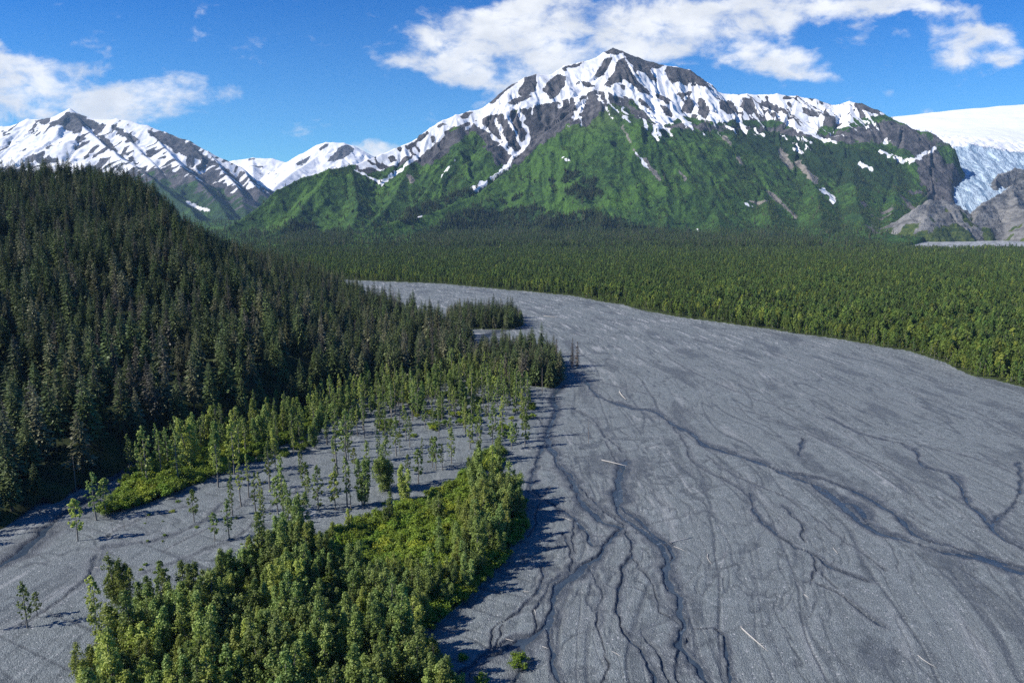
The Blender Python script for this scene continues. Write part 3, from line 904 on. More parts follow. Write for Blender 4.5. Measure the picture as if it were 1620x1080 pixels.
# left snowy range
L_CREST = [(-220, 215, 6300), (-120, 222, 6200), (-40, 208, 6150), (0, 201, 6100), (20, 198, 6080), (45, 189, 6050), (75, 188, 6020), (95, 181, 6000), (112, 172, 5990), (125, 181, 5980), (150, 189, 5960), (185, 189, 5940), (200, 191, 5920), (230, 199, 5880), (262, 209, 5840), (300, 223, 5780), (330, 241, 5740), (355, 253, 5720), (380, 266, 5700),
           (400, 285, 5650), (420, 300, 5600), (440, 315, 5550), (470, 345, 5450)]
L_SPURS = [[(112, 174, 5990), (130, 200, 5780), (160, 225, 5550), (200, 255, 5250), (250, 290, 4900), (300, 330, 4500), (340, 372, 4000)],
           [(45, 189, 6050), (40, 215, 5850), (60, 245, 5550)], [(0, 201, 6100), (0, 235, 5800), (-30, 262, 5500)], [(-120, 222, 6200), (-130, 260, 5800)],
           [(230, 199, 5880), (260, 235, 5600), (300, 275, 5250), (345, 320, 4850), (370, 360, 4450)], [(330, 241, 5740), (360, 280, 5450), (385, 310, 5200), (390, 345, 4800)], [(380, 266, 5700), (410, 300, 5450)], [(185, 189, 5940), (215, 232, 5600), (255, 270, 5300)]]
L_BARE = [[(85, 195), (108, 185), (132, 180), (140, 186), (125, 192), (95, 200)], [(60, 192), (78, 184), (80, 194), (66, 198)], [(95, 190), (112, 176), (125, 182), (150, 192), (165, 210), (150, 208), (130, 198), (128, 212), (112, 208), (100, 205)], [(0, 205), (18, 212), (8, 216)], [(155, 210), (170, 220), (190, 240), (176, 238), (160, 225)],
          [(175, 196), (205, 212), (225, 220), (205, 222), (180, 206)], [(230, 205), (262, 210), (300, 228), (330, 248), (350, 262), (330, 260), (300, 245), (275, 235), (250, 222)], [(118, 222), (130, 212), (138, 218), (125, 226)]]


def snow_left(X, Y, H, PX, PY, fl, st, gx, gy, r1):
    line = np.interp(PX, [-200, 0, 120, 200, 260, 300, 350, 400, 440, 480], [285, 280, 280, 270, 268, 275, 298, 308, 305, 320]) + 26 * st + 22 * fl
    snow = (PY < line).astype(float)
    wj = 7 * fl
    for P in L_BARE:
        snow[in_poly(PX + wj, PY + 5 * st, P)] = 0
    right = sstep(PX, 210, 300)
    snow[(st > .36 - .28 * right) & (PY > 190)] = 0
    snow[(fl < -.3) & (PY > 205)] = 0
    for pts, hw in ([(297, 320), (312, 328), (330, 333)], 2.6), ([(240, 300), (246, 306)], .5):
        snow[line_dist(PX, PY, pts, 12) < hw] = 1
    rock = sstep(line + 16 - PY, -10, 10)
    return snow, rock, 0.75 * sstep(fl, -.4, .2)


build_back('snowy_mountain', L_CREST, L_SPURS, (-5600, -1300), (3850, 6700), 9.5, snow_left, seed=310)

# snow saddle and far peak behind the green shoulder
P_CREST = [(330, 262, 8200), (370, 254, 8200), (400, 250, 8200), (430, 251, 8200), (455, 258, 8150), (468, 256, 8050), (480, 247, 8000), (493, 238, 8000), (502, 230, 8000), (516, 226, 8000), (528, 226, 8000), (545, 227, 8000), (560, 231, 8000), (575, 240, 8000), (600, 252, 8000), (660, 262, 8000)]
P_SPURS = [[(516, 226, 8000), (500, 250, 7700), (470, 268, 7300), (440, 290, 6800), (420, 320, 6200)], [(545, 227, 8000), (540, 250, 7700), (540, 275, 7200)], [(400, 250, 8200), (400, 275, 7700), (395, 300, 7000)], [(575, 240, 8000), (600, 275, 7300)]]
P_BARE = [[(500, 242), (510, 229), (522, 226), (518, 233), (508, 240)], [(525, 245), (540, 230), (552, 229), (562, 235), (553, 246), (540, 252), (526, 255), (515, 256)], [(466, 262), (478, 252), (492, 246), (486, 256), (474, 262)], [(392, 252), (402, 249), (405, 252), (394, 254)]]


def snow_far(X, Y, H, PX, PY, fl, st, gx, gy, r1):
    snow = np.ones(X.shape)
    for P in P_BARE:
        snow[in_poly(PX + 3 * fl, PY + 3 * st, P) & (st < .45)] = 0
    snow[(fl > .30) & (PX < 470) & (PY > 262)] = 0
    snow[PY > 330] = 0
    return snow, np.ones(X.shape), np.zeros(X.shape)


build_back('snow_peak', P_CREST, P_SPURS, (-4300, -900), (6000, 8700), 12.0, snow_far, m=.75, seed=340, amp=.7)


# ------------------------------------------------------------------ glacier, ice field and the rock domes beside it
def tps(ctrl, X, Y, reg=0.0):
    P = np.array([(c[0], c[1]) for c in ctrl]) / 1000.0
    z = np.array([c[2] for c in ctrl])
    n = len(P)

    def U(r2):
        return np.where(r2 > 0, r2 * np.log(r2 + 1e-12), 0)
    d2 = ((P[:, None] - P[None]) ** 2).sum(-1)
    A = np.zeros((n + 3, n + 3))
    A[:n, :n] = U(d2) + reg * np.eye(n)
    A[:n, n] = 1
    A[:n, n + 1:] = P
    A[n, :n] = 1
    A[n + 1:, :n] = P.T
    sol = np.linalg.solve(A, np.concatenate([z, np.zeros(3)]))
    out = sol[n] + sol[n + 1] * X / 1000 + sol[n + 2] * Y / 1000
    for i in range(n):
        out = out + sol[i] * U((X / 1000 - P[i, 0]) ** 2 + (Y / 1000 - P[i, 1]) ** 2)
    return out


def mat_ice():
    m, t = new_mat('glacier_ice')
    p = pos(t)
    fl = t.n('ShaderNodeCombineXYZ')
    t.link(t.math('MULTIPLY', t.attr('gs'), 0.004), fl.inputs[0])
    t.link(t.math('MULTIPLY', t.attr('gn'), 0.035), fl.inputs[1])
    n1 = t.noise(fl.outputs[0], 1.0, 7, 0.7, 0.5)
    n2 = t.noise(p, 0.05, 5, 0.65)
    ice = t.mix(t.ramp(n1, 0.35, 0.62), (0.13, 0.21, 0.31), (0.52, 0.63, 0.71))
    ice = t.mix(t.ramp(n2, 0.55, 0.75, 0, .7), ice, (0.72, 0.78, 0.82))
    ice = t.mix(t.ramp(n1, 0.62, 0.74, 0, .6), ice, (0.17, 0.19, 0.22))
    sn = t.math('ADD', t.attr('snow'), t.math('MULTIPLY', t.math('SUBTRACT', n2, 0.5), 0.7))
    base = t.mix(t.ramp(sn, 0.35, 0.65), ice, (0.76, 0.76, 0.77))
    h = t.math('ADD', t.math('MULTIPLY', n1, 26.0), t.math('MULTIPLY', n2, 10.0))
    h = t.math('MULTIPLY', h, t.ramp(t.attr('snow'), 0, 1, 1, 0.1))
    finish(t, base, 0.6, h, 1.0, 0.8, spec=0.3)
    return m


def build_glacier():
    X, Y = grid_xy(1350, 5400, 2950, 6900, 10.0)
    pts = [(1400, 205, 6200), (1450, 197, 6200), (1500, 189, 6300), (1560, 181, 6400), (1620, 174, 6500), (1750, 165, 6600), (1900, 160, 6600),
           (1450, 216, 4900), (1500, 210, 5000), (1560, 208, 5100), (1620, 206, 5200), (1750, 205, 5200), (1500, 228, 4150), (1540, 222, 4300), (1580, 225, 4400), (1620, 230, 4450), (1720, 235, 4500),
           (1515, 262, 3800), (1545, 255, 3900), (1590, 256, 3950), (1640, 258, 4000), (1514, 295, 3450), (1540, 290, 3500), (1565, 282, 3600), (1600, 280, 3700), (1680, 280, 3800),
           (1525, 325, 3160), (1540, 322, 3180), (1555, 305, 3350), (1500, 345, 3050), (1560, 345, 3050), (1620, 330, 3250)]
    ctrl = [tuple(float(q) for q in at(a, b, c)) for a, b, c in pts]
    H = tps(ctrl, X, Y, 0.002)
    gs, gn = Y + 0.4 * X, X - 0.35 * (Y - 3200) + 60 * fbm(X / 400, Y / 400, 3, 401)
    ice = 1 - sstep(Y, 4300, 4900)
    crev = ridged(gn / 45, gs / 260, 3, 402) - .6
    crev2 = ridged(X / 38, Y / 26, 3, 403) - .6
    H = H + ice * (crev * 26 + crev2 * 18) + fbm(X / 300, Y / 300, 3, 404) * 10
    PX, PY = proj(X, Y, H)
    snow = sstep(fbm(X / 120, Y / 120, 3, 405) * 10 + np.interp(PX, [1400, 1480, 1540, 1600, 1700], [262, 236, 229, 240, 245]) - PY, -6, 4)
    keep = ((H > -5) & (Y > 3060)).ravel()
    me = make_mesh('glacier', np.stack([X, Y, H], -1).reshape(-1, 3), grid_faces(*X.shape, keep), dict(snow=snow, gs=gs, gn=gn), mats=[mat_ice()])
    structure('glacier', me)


build_glacier()


def mat_dome():
    m, t = new_mat('glacier_polished_rock')
    p = pos(t)
    st = t.vmath('MULTIPLY', p, (0.9, 0.9, 2.4))
    n1 = t.noise(st, 0.012, 7, 0.65, 0.6)
    n2 = t.noise(p, 0.06, 6, 0.65)
    rock = t.mix(t.ramp(n1, 0.36, 0.64), (0.085, 0.085, 0.088), (0.235, 0.230, 0.220))
    rock = t.mix(t.ramp(n2, 0.52, 0.72, 0, .65), rock, (0.065, 0.064, 0.068))
    veg = t.math('ADD', t.attr('veg'), t.math('MULTIPLY', t.math('SUBTRACT', n2, 0.5), 1.4))
    vegc = t.mix(t.ramp(n2, .35, .6), (0.020, 0.045, 0.014), (0.075, 0.10, 0.026))
    base = t.mix(t.ramp(veg, 0.45, 0.6), rock, vegc)
    base = t.mix(t.math('MULTIPLY', t.attr('shadow_rock'), .0), base, (0.05, 0.05, 0.06))
    h = t.math('ADD', t.math('MULTIPLY', n1, 30.0), t.math('MULTIPLY', n2, 12.0))
    finish(t, base, 0.85, h, 1.0, 0.9, spec=0.2)
    return m


MAT_DOME = mat_dome()


def build_dome(name, ridges, xr, yr, m, seed, veg_b):
    X, Y = grid_xy(*xr, *yr, 5.0)
    jx = 14 * fbm(X / 90, Y / 90, 3, seed)
    jy = 14 * fbm(X / 90, Y / 90, 3, seed + 1)
    H, S, D = ridge_field(X + jx, Y + jy, [R3(r, m) for r in ridges], 30)
    H = H - 0.0006 * D * D * 0 + (ridged(X / 95, Y / 95, 5, seed + 2) - .6) * 52 * np.clip(D / 60, .1, 1) + fbm(X / 35, Y / 35, 3, seed + 3) * 7
    ledge = 16.0
    q = np.floor(H / ledge) * ledge + ledge * sstep((H / ledge) % 1, .15, .6)
    H = H * .55 + q * .45
    PX, PY = proj(X, Y, H)
    veg = sstep(fbm(X / 70, Y / 70, 4, seed + 5) * 1.1 + (PY - veg_b) / 60, 0.05, .5)
    keep = (H > -8).ravel()
    me = make_mesh(name, np.stack([X, Y, H], -1).reshape(-1, 3), grid_faces(*X.shape, keep), dict(veg=veg, shadow_rock=veg * 0), mats=[MAT_DOME])
    structure(name, me)


# right dome (pale grey, lit), knob in the middle, dark cliff under the ice
build_dome('rock_dome', [[(1538, 362, 2480), (1550, 330, 2620), (1575, 312, 2750), (1600, 298, 2850), (1640, 275, 3000), (1720, 250, 3200), (1900, 220, 3500)], [(1600, 298, 2850), (1612, 330, 2600), (1635, 360, 2400)], [(1640, 275, 3000), (1700, 330, 2600)]], (1600, 4300), (2150, 3900), 1.1, 501, 360)
build_dome('rock_knob', [[(1440, 345, 2480), (1452, 330, 2520), (1470, 321, 2560), (1490, 318, 2600), (1508, 324, 2640), (1518, 345, 2680)], [(1470, 322, 2560), (1462, 350, 2430)], [(1500, 322, 2620), (1512, 360, 2450)]], (1300, 1800), (2280, 2850), 1.05, 521, 340)
build_dome('cliff', [[(1605, 268, 3560), (1580, 276, 3500), (1572, 290, 3440)], [(1605, 268, 3560), (1650, 270, 3560), (1720, 275, 3560)]], (2300, 3100), (3200, 3800), 2.2, 541, 420)


# ------------------------------------------------------------------ the wooded hill on the left
HILL_CREST = [(-500, 305, 800, .23), (-250, 296, 760, .23), (-100, 290, 735, .23), (0, 287, 720, .22), (60, 282, 705, .22), (110, 280, 695, .21), (170, 287, 675, .20), (215, 308, 660, .20), (250, 331, 650, .195), (290, 376, 638, .18), (350, 411, 620, .165), (450, 457, 590, .13), (540, 490, 565, .10), (640, 516, 530, .08), (720, 536, 470, .07)]


HILL_FOOT = area([(-520, 1000), (0, 838), (60, 806), (130, 777), (200, 737), (300, 698), (400, 676), (560, 634), (640, 614), (725, 600), (745, 590), (752, 565), (738, 540), (700, 516), (640, 497), (580, 478)]) + [(-225, 800), (-400, 980), (-950, 1250), (-1000, 300)]


def hill_z(X, Y):
    rid = []
    for p in HILL_CREST:
        x, y, z = at(*p[:3])
        rid.append((float(x), float(y), float(z), p[3]))
    H = np.full(X.shape, -1e9)
    Dc = np.full(X.shape, 1e9)
    for a, b in zip(rid[:-1], rid[1:]):
        d, t = seg_dist(X, Y, a, b)
        zz = a[2] + (b[2] - a[2]) * t
        mm = a[3] + (b[3] - a[3]) * t
        side = (b[0] - a[0]) * (Y - a[1]) - (b[1] - a[1]) * (X - a[0])
        h = zz - d * np.where(side > 0, mm * 2.0, mm)
        Dc = np.minimum(Dc, d)
        H = np.maximum(H, h)
    H = np.minimum(H, np.interp(X / np.maximum(Y, 1), [r[0] / r[1] for r in rid], [r[2] for r in rid]) + 1.5)
    foot = np.full(X.shape, 1e9)
    for a, b in zip(HILL_FOOT, HILL_FOOT[1:] + HILL_FOOT[:1]):
        foot = np.minimum(foot, seg_dist(X, Y, a, b)[0])
    foot = np.where(in_poly(X, Y, HILL_FOOT), foot, -foot)
    n = fbm(X / 95, Y / 95, 4, 601)
    g = ridged(X / 150 + .3 * n, Y / 330, 2, 602) - .6
    H = H + (n * 13 - g * 30) * sstep(H, 4, 60) * np.clip(Dc / 110, 0, 1)
    H = np.where(H > 0, np.maximum(H, 1.2), np.maximum(H, 1.2))
    return np.minimum(H, foot * .8) + np.clip(foot / 10, 0, 1) * 0.5 * fbm(X / 14, Y / 14, 2, 603)


def mat_floor():
    m, t = new_mat('forest_floor')
    p = pos(t)
    n = t.noise(p, 0.15, 5, 0.6)
    base = t.mix(t.ramp(n, .35, .65), (0.016, 0.022, 0.010), (0.040, 0.055, 0.018))
    finish(t, base, .95, n, 1.0, .6, spec=.1)
    return m


def build_hill():
    X, Y = grid_xy(-900, 40, 110, 1080, 3.5)
    H = hill_z(X, Y)
    keep = (H > -1.2).ravel()
    me = make_mesh('hill', np.stack([X, Y, H], -1).reshape(-1, 3), grid_faces(*X.shape, keep), mats=[mat_floor()])
    structure('hill', me)


build_hill()


# ------------------------------------------------------------------ trees
def leaf_mat(name, c1, c2, c3=None, trans=0.25, var=0.5):
    m, t = new_mat(name)
    oi = t.n('ShaderNodeObjectInfo').outputs['Random']
    f = t.attr('tint')
    base = t.mix(f, c1, c2)
    if c3 is not None:
        base = t.mix(t.ramp(oi, 0.55, 1.0, 0.0, 0.85), base, c3)
    hs = t.n('ShaderNodeHueSaturation')
    t.link(base, hs.inputs['Color'])
    t.link(t.ramp(t.math('FRACT', t.math('MULTIPLY', oi, 7.31)), 0, 1, 1 - var * .5, 1 + var * .5, False), hs.inputs['Value'])
    t.link(t.ramp(t.math('FRACT', t.math('MULTIPLY', oi, 3.77)), 0, 1, 0.485, 0.512, False), hs.inputs['Hue'])
    d = t.n('ShaderNodeBsdfPrincipled')
    t.link(hs.outputs[0], d.inputs['Base Color'])
    d.inputs['Roughness'].default_value = 0.55
    d.inputs['Specular IOR Level'].default_value = 0.25
    tr = t.n('ShaderNodeBsdfTranslucent')
    t.link(t.mix(.5, hs.outputs[0], (0.10, 0.16, 0.01)), tr.inputs['Color'])
    mx = t.n('ShaderNodeMixShader')
    mx.inputs[0].default_value = trans
    t.link(d.outputs[0], mx.inputs[1])
    t.link(tr.outputs[0], mx.inputs[2])
    o = t.n('ShaderNodeOutputMaterial')
    t.link(mx.outputs[0], o.inputs['Surface'])
    return m


def bark_mat(name, c1, c2):
    m, t = new_mat(name)
    p = t.n('ShaderNodeTexCoord').outputs['Object']
    n = t.noise(t.vmath('MULTIPLY', p, (6, 6, 1.5)), 3.0, 4, .6)
    finish(t, t.mix(t.ramp(n, .35, .65), c1, c2), .9, n, .05, .7, spec=.15)
    return m


M_SPRUCE = leaf_mat('spruce_needles', (0.036, 0.060, 0.020), (0.140, 0.180, 0.060), (0.180, 0.172, 0.100), .12, .9)
M_GREY = leaf_mat('grey_spruce_needles', (0.085, 0.080, 0.056), (0.150, 0.138, 0.100), None, .05, .6)
M_COTTON = leaf_mat('cottonwood_leaves', (0.085, 0.142, 0.032), (0.360, 0.450, 0.130), (0.385, 0.440, 0.090), .42, .7)
M_FARLEAF = leaf_mat('valley_wood_leaves', (0.090, 0.150, 0.030), (0.255, 0.340, 0.064), (0.32, 0.36, 0.062), .38, .9)
M_FARDEEP = leaf_mat('deep_green_leaves', (0.056, 0.108, 0.026), (0.165, 0.245, 0.054), (0.20, 0.26, 0.056), .30, .9)
M_ALDER = leaf_mat('alder_leaves', (0.085, 0.155, 0.020), (0.245, 0.340, 0.036), (0.31, 0.35, 0.034), .36, .5)
M_BROWN = leaf_mat('brown_spruce_needles', (0.075, 0.058, 0.045), (0.17, 0.135, 0.105), None, .05, .4)
M_BARK = bark_mat('cottonwood_bark', (0.13, 0.12, 0.10), (0.24, 0.225, 0.20))
M_SBARK = bark_mat('spruce_bark', (0.05, 0.042, 0.036), (0.11, 0.095, 0.08))
M_DEAD = bark_mat('dead_wood', (0.14, 0.115, 0.095), (0.26, 0.23, 0.20))
M_DRIFT = bark_mat('bleached_driftwood', (0.26, 0.245, 0.225), (0.46, 0.44, 0.41))


class Geo:
    def __init__(self):
        self.V, self.Fq, self.T, self.n = [], [], [], 0

    def tube(self, pts, rads, k=6):
        pts = [np.array(p, float) for p in pts]
        rings = []
        for i, p in enumerate(pts):
            a = pts[min(i + 1, len(pts) - 1)] - pts[max(i - 1, 0)]
            a = a / (np.linalg.norm(a) + 1e-9)
            u = np.cross(a, (0, 0, 1.0) if abs(a[2]) < .9 else (1.0, 0, 0))
            u /= np.linalg.norm(u)
            v = np.cross(a, u)
            ang = np.arange(k) * 2 * np.pi / k
            rings.append(p + rads[i] * (np.cos(ang)[:, None] * u + np.sin(ang)[:, None] * v))
        V = np.concatenate(rings)
        f = []
        for i in range(len(pts) - 1):
            for j in range(k):
                f.append((i * k + j, i * k + (j + 1) % k, (i + 1) * k + (j + 1) % k, (i + 1) * k + j))
        tip = (len(pts) - 1) * k
        for j in range(1, k - 2 + 1, 2):
            f.append((tip, tip + j, tip + (j + 1) % k, tip + (j + 2) % k))
        self.V.append(V)
        self.Fq.append(np.array(f) + self.n)
        self.T.append(np.full(len(V), .5))
        self.n += len(V)

    def quads(self, C, A, B, tint):
        """leaf faces: centre, half axis A, half axis B; a pointed kite"""
        V = np.stack([C - A, C + B - A * .1, C + A, C - B - A * .1], 1).reshape(-1, 3)
        f = np.arange(len(C) * 4).reshape(-1, 4) + self.n
        self.V.append(V)
        self.Fq.append(f)
        self.T.append(np.repeat(tint, 4))
        self.n += len(V)

    def mesh(self, name, mat, smooth=False):
        return make_mesh(name, np.concatenate(self.V), np.concatenate(self.Fq), dict(tint=np.concatenate(self.T)), smooth, [mat])


def unit(a):
    return a / (np.linalg.norm(a, axis=-1, keepdims=True) + 1e-9)


def spruce_meshes(seed, H=22.0, R=2.9, base=.08, dens=1.0, mat=None, levels=42, gaps=.12):
    r = np.random.RandomState(seed)
    tr = Geo()
    lean = r.normal(0, .008, 2)
    tr.tube([(lean[0] * z, lean[1] * z, z) for z in (-.6, H * .25, H * .6, H * .98)], [H * .016, H * .0125, H * .007, H * .0012], 7)
    g = Geo()
    Cs, As, Bs, Ts = [], [], [], []
    for i in range(levels):
        t = base + (1 - base) * (i / levels) ** .92
        z = t * H
        rad = R * ((1 - t) ** .66) * (0.78 + .34 * r.rand()) * min(1, .55 + (t - base) * 3.2) + .12
        nb = max(3, int((4 + 5 * (1 - t)) * dens))
        a0 = r.rand() * 6.28
        for b in range(nb):
            if r.rand() < gaps:
                continue
            az = a0 + b * 6.283 / nb + r.normal(0, .22)
            L = rad * r.uniform(.65, 1.15)
            d = np.array([math.cos(az), math.sin(az), 0])
            sd = np.array([-d[1], d[0], 0])
            droop = r.uniform(.22, .5) * (1 - t * .6)
            m = 7
            u = np.linspace(.22, 1.0, m) + r.normal(0, .04, m)
            C = np.outer(u * L, d)
            C[:, 2] += z + .10 * L * u - droop * L * u * u + r.normal(0, .07, m)
            C[:, :2] += lean * z
            sgn = np.where(np.arange(m) % 2, 1, -1) * r.uniform(.25, .9, m)
            sgn[-1] *= .2
            ax = unit(d + sgn[:, None] * sd + np.array([0, 0, -1.0]) * (droop * u)[:, None] + r.normal(0, .18, (m, 3)))
            hl = L * r.uniform(.17, .28, m) + .12
            wdir = unit(np.cross(ax, np.array([0, 0, 1.0]) + r.normal(0, .45, (m, 3))))
            C = C + ax * (hl * .35)[:, None]
            Cs.append(C)
            As.append(ax * hl[:, None])
            Bs.append(wdir * (hl * r.uniform(.34, .55, m))[:, None])
            Ts.append(np.clip(r.uniform(0, .7, m) + .35 * (u > .8), 0, 1))
    # leader
    k = 14
    zt = H * r.uniform(.93, 1.0, k)
    Cs.append(np.stack([lean[0] * zt, lean[1] * zt, zt], -1))
    ax = unit(r.normal(0, 1, (k, 3)) * [1, 1, .5] + [0, 0, .7])
    As.append(ax * .32)
    Bs.append(unit(np.cross(ax, r.normal(0, 1, (k, 3)))) * .12)
    Ts.append(r.rand(k))
    g.quads(np.concatenate(Cs), np.concatenate(As), np.concatenate(Bs), np.concatenate(Ts))
    return tr.mesh('trunk', M_SBARK, True), g.mesh('crown', mat or M_SPRUCE)


def leaf_clump(r, c, rad, n, size, up=.5):
    p = unit(r.normal(0, 1, (n, 3))) * (r.rand(n, 1) ** .6) * 1.15 * rad
    nrm = unit(unit(p) * .6 + r.normal(0, .55, (n, 3)) + [0, 0, up])
    ax = unit(np.cross(nrm, r.normal(0, 1, (n, 3))))
    bx = np.cross(nrm, ax)
    s = size * r.uniform(.6, 1.3, n)
    return c + p, ax * s[:, None], bx * (s * .72)[:, None]


def broadleaf_meshes(seed, H=14.0, R=2.6, base=.2, clumps=46, per=80, size=.26, mat=None, open_=False, multi=1):
    r = np.random.RandomState(seed)
    tr = Geo()
    g = Geo()
    bend = r.normal(0, .35, 2)
    stems = []
    for sidx in range(multi):
        off = r.normal(0, .25 if multi > 1 else 0, 2)
        sp = r.normal(0, R * .46 if multi > 1 else 0, 2)
        hh = H * (r.uniform(.62, 1.0) if sidx else 1.0)
        path = []
        for q in (-.05, .12, .3, .5, .7, .86, .97):
            path.append(np.array([off[0] + sp[0] * q + bend[0] * math.sin(q * 3.0), off[1] + sp[1] * q + bend[1] * math.sin(q * 2.4 + .5), hh * q]))
        tr.tube(path, [H * .016 * (1 - .9 * i / 6) + .012 for i in range(7)], 7)
        stems.append((path, hh))
    C, A, B, T = [], [], [], []
    for i in range(clumps):
        path, hh = stems[i % multi]
        t = base + (1 - base) * (i + r.rand()) / clumps
        t = min(t, .99)
        q_ = (t - base) / (1 - base)
        prof = min(1, .45 + q_ * 2.0) * (1 - q_ ** 2.6) ** .7
        rr = R * (.62 if multi > 1 else 1.0) * prof * (r.uniform(.2, 1.0) ** .6) * (1.32 if r.rand() < .2 else 1.0)
        az = r.rand() * 6.28
        k = np.interp(t, (-.05, .12, .3, .5, .7, .86, .97), range(7))
        i0 = int(min(5, k))
        c0 = path[i0] + (path[i0 + 1] - path[i0]) * (k - i0)
        c = c0 + np.array([math.cos(az) * rr, math.sin(az) * rr, r.normal(0, .25)])
        lo = c0 - np.array([0, 0, rr * .55])
        if rr > .5 and i % 2:
            mid = (lo + c) / 2 + [0, 0, -.12 * rr]
            tr.tube([lo, mid, c], [.055 * H / 14, .035 * H / 14, .015], 4)
        cr = (R * r.uniform(.07, .26) + .13) * (1.0 if not open_ else .9)
        n = int(per * r.uniform(.6, 1.3))
        a, b, d = leaf_clump(r, c, np.array([cr, cr, cr * (.95 if open_ else 1.15)]), n, size)
        C.append(a)
        A.append(b)
        B.append(d)
        T.append(np.clip(r.uniform(0, 1, n) ** 1.3 + r.normal(0, .14), 0, 1))
    # top tuft
    for path, hh in stems:
        a, b, d = leaf_clump(r, path[-1], np.array([R * .13, R * .13, R * .36]), per, size)
        C.append(a)
        A.append(b)
        B.append(d)
        T.append(r.rand(per))
    g.quads(np.concatenate(C), np.concatenate(A), np.concatenate(B), np.concatenate(T))
    return tr.mesh('trunk', M_BARK, True), g.mesh('crown', mat or M_COTTON)


def shrub_meshes(seed, H=2.6, R=2.0, clumps=20, per=70, size=.17, mat=None):
    r = np.random.RandomState(seed)
    tr, g = Geo(), Geo()
    C, A, B, T = [], [], [], []
    for i in range(clumps):
        az = r.rand() * 6.28
        q = r.rand() ** .6
        c = np.array([math.cos(az) * R * q, math.sin(az) * R * q, H * (.25 + .65 * r.rand() * (1 - .55 * q * q))])
        cr = R * r.uniform(.25, .42)
        n = int(per * r.uniform(.6, 1.3))
        a, b, d = leaf_clump(r, c, np.array([cr, cr, cr * .9]), n, size, .8)
        C.append(a)
        A.append(b)
        B.append(d)
        T.append(np.clip(r.normal(.5, .25, n), 0, 1))
        if i < 7:
            tr.tube([(0, 0, -.3), c * .5 + [0, 0, .1], c], [.05, .035, .012], 4)
    g.quads(np.concatenate(C), np.concatenate(A), np.concatenate(B), np.concatenate(T))
    return tr.mesh('stem', M_SBARK, True), g.mesh('foliage', mat or M_ALDER)


def snag_meshes(seed, H=16.0, twigs=60, R=1.1):
    """dead standing conifer: bare trunk, short broken branches"""
    r = np.random.RandomState(seed)
    tr, br = Geo(), Geo()
    tr.tube([(0, 0, -.5), (.1, .05, H * .35), (.05, .15, H * .7), (.12, .1, H)], [H * .014, H * .011, H * .007, H * .002], 7)
    for i in range(twigs):
        t = r.uniform(.18, .98)
        az = r.rand() * 6.28
        L = R * (1 - t * .75) * r.uniform(.4, 1.1)
        p0 = np.array([.08, .1, H * t])
        d = np.array([math.cos(az), math.sin(az), 0])
        br.tube([p0, p0 + d * L * .6 + [0, 0, -.12 * L], p0 + d * L + [0, 0, -.35 * L]], [.06, .045, .02], 4)
    return tr.mesh('trunk', M_DEAD, True), br.mesh('branches', M_DEAD, True)


SPRUCE = [spruce_meshes(1, 23, 4.4), spruce_meshes(2, 25, 3.9, .06), spruce_meshes(3, 20, 4.5, .05, 1.1), spruce_meshes(4, 26, 4.1, .14, .95, gaps=.2), spruce_meshes(5, 18, 3.9, .04, 1.15)]
GREYS = [spruce_meshes(11, 25, 2.9, .12, .8, M_GREY, 38, .35), spruce_meshes(12, 22, 3.1, .1, .85, M_GREY, 36, .3)]
COTTON = [broadleaf_meshes(21, 14, 2.7, .12, 170, 40, .19, multi=3), broadleaf_meshes(22, 12.5, 3.2, .10, 190, 40, .19, multi=5), broadleaf_meshes(23, 15.5, 2.6, .14, 170, 40, .19, multi=3), broadleaf_meshes(24, 11, 3.2, .08, 190, 40, .19, multi=6), broadleaf_meshes(25, 13, 2.2, .16, 140, 40, .19, multi=2)]
SLENDER = [broadleaf_meshes(31, 14, 1.25, .30, 56, 17, .2, open_=True), broadleaf_meshes(32, 12, 1.5, .24, 58, 18, .2, open_=True), broadleaf_meshes(33, 15, .95, .36, 44, 16, .2, open_=True), broadleaf_meshes(34, 9, 1.4, .26, 48, 20, .2, open_=True)]
VALLEY = [broadleaf_meshes(41, 15, 2.8, .12, 40, 50, .36, M_FARLEAF), broadleaf_meshes(42, 13, 2.4, .12, 36, 50, .36, M_FARDEEP), broadleaf_meshes(43, 16, 2.3, .15, 38, 46, .36, M_FARDEEP)]
ALDER = [shrub_meshes(51), shrub_meshes(52, 2.1, 2.2), shrub_meshes(53, 3.2, 1.9)]
SNAGS = [spruce_meshes(61, 15, 1.5, .08, .9, M_BROWN, 34, .25), spruce_meshes(62, 18, 1.7, .06, .9, M_BROWN, 38, .25), snag_meshes(63, 11, 18, .5)]


def tag(o, label, cat, group=None):
    o['label'] = label
    o['category'] = cat
    if group:
        o['group'] = group
    return o


PARTN = {'spruce_tree': ('trunk', 'crown'), 'cottonwood_tree': ('trunk', 'crown'), 'alder_shrub': ('stem', 'foliage'), 'dead_tree': ('trunk', 'branches'), 'valley_tree': ('trunk', 'crown')}


def tree(name, meshes, loc, s, rz, sz=1.0):
    e = bpy.data.objects.new(name, None)
    COL.objects.link(e)
    e.empty_display_size = .5
    e.location = loc
    e.rotation_euler = (0, 0, rz)
    e.scale = (s, s, s * sz)
    for pn_, me in zip(PARTN[name], meshes):
        obj(pn_, me, e)
    return e


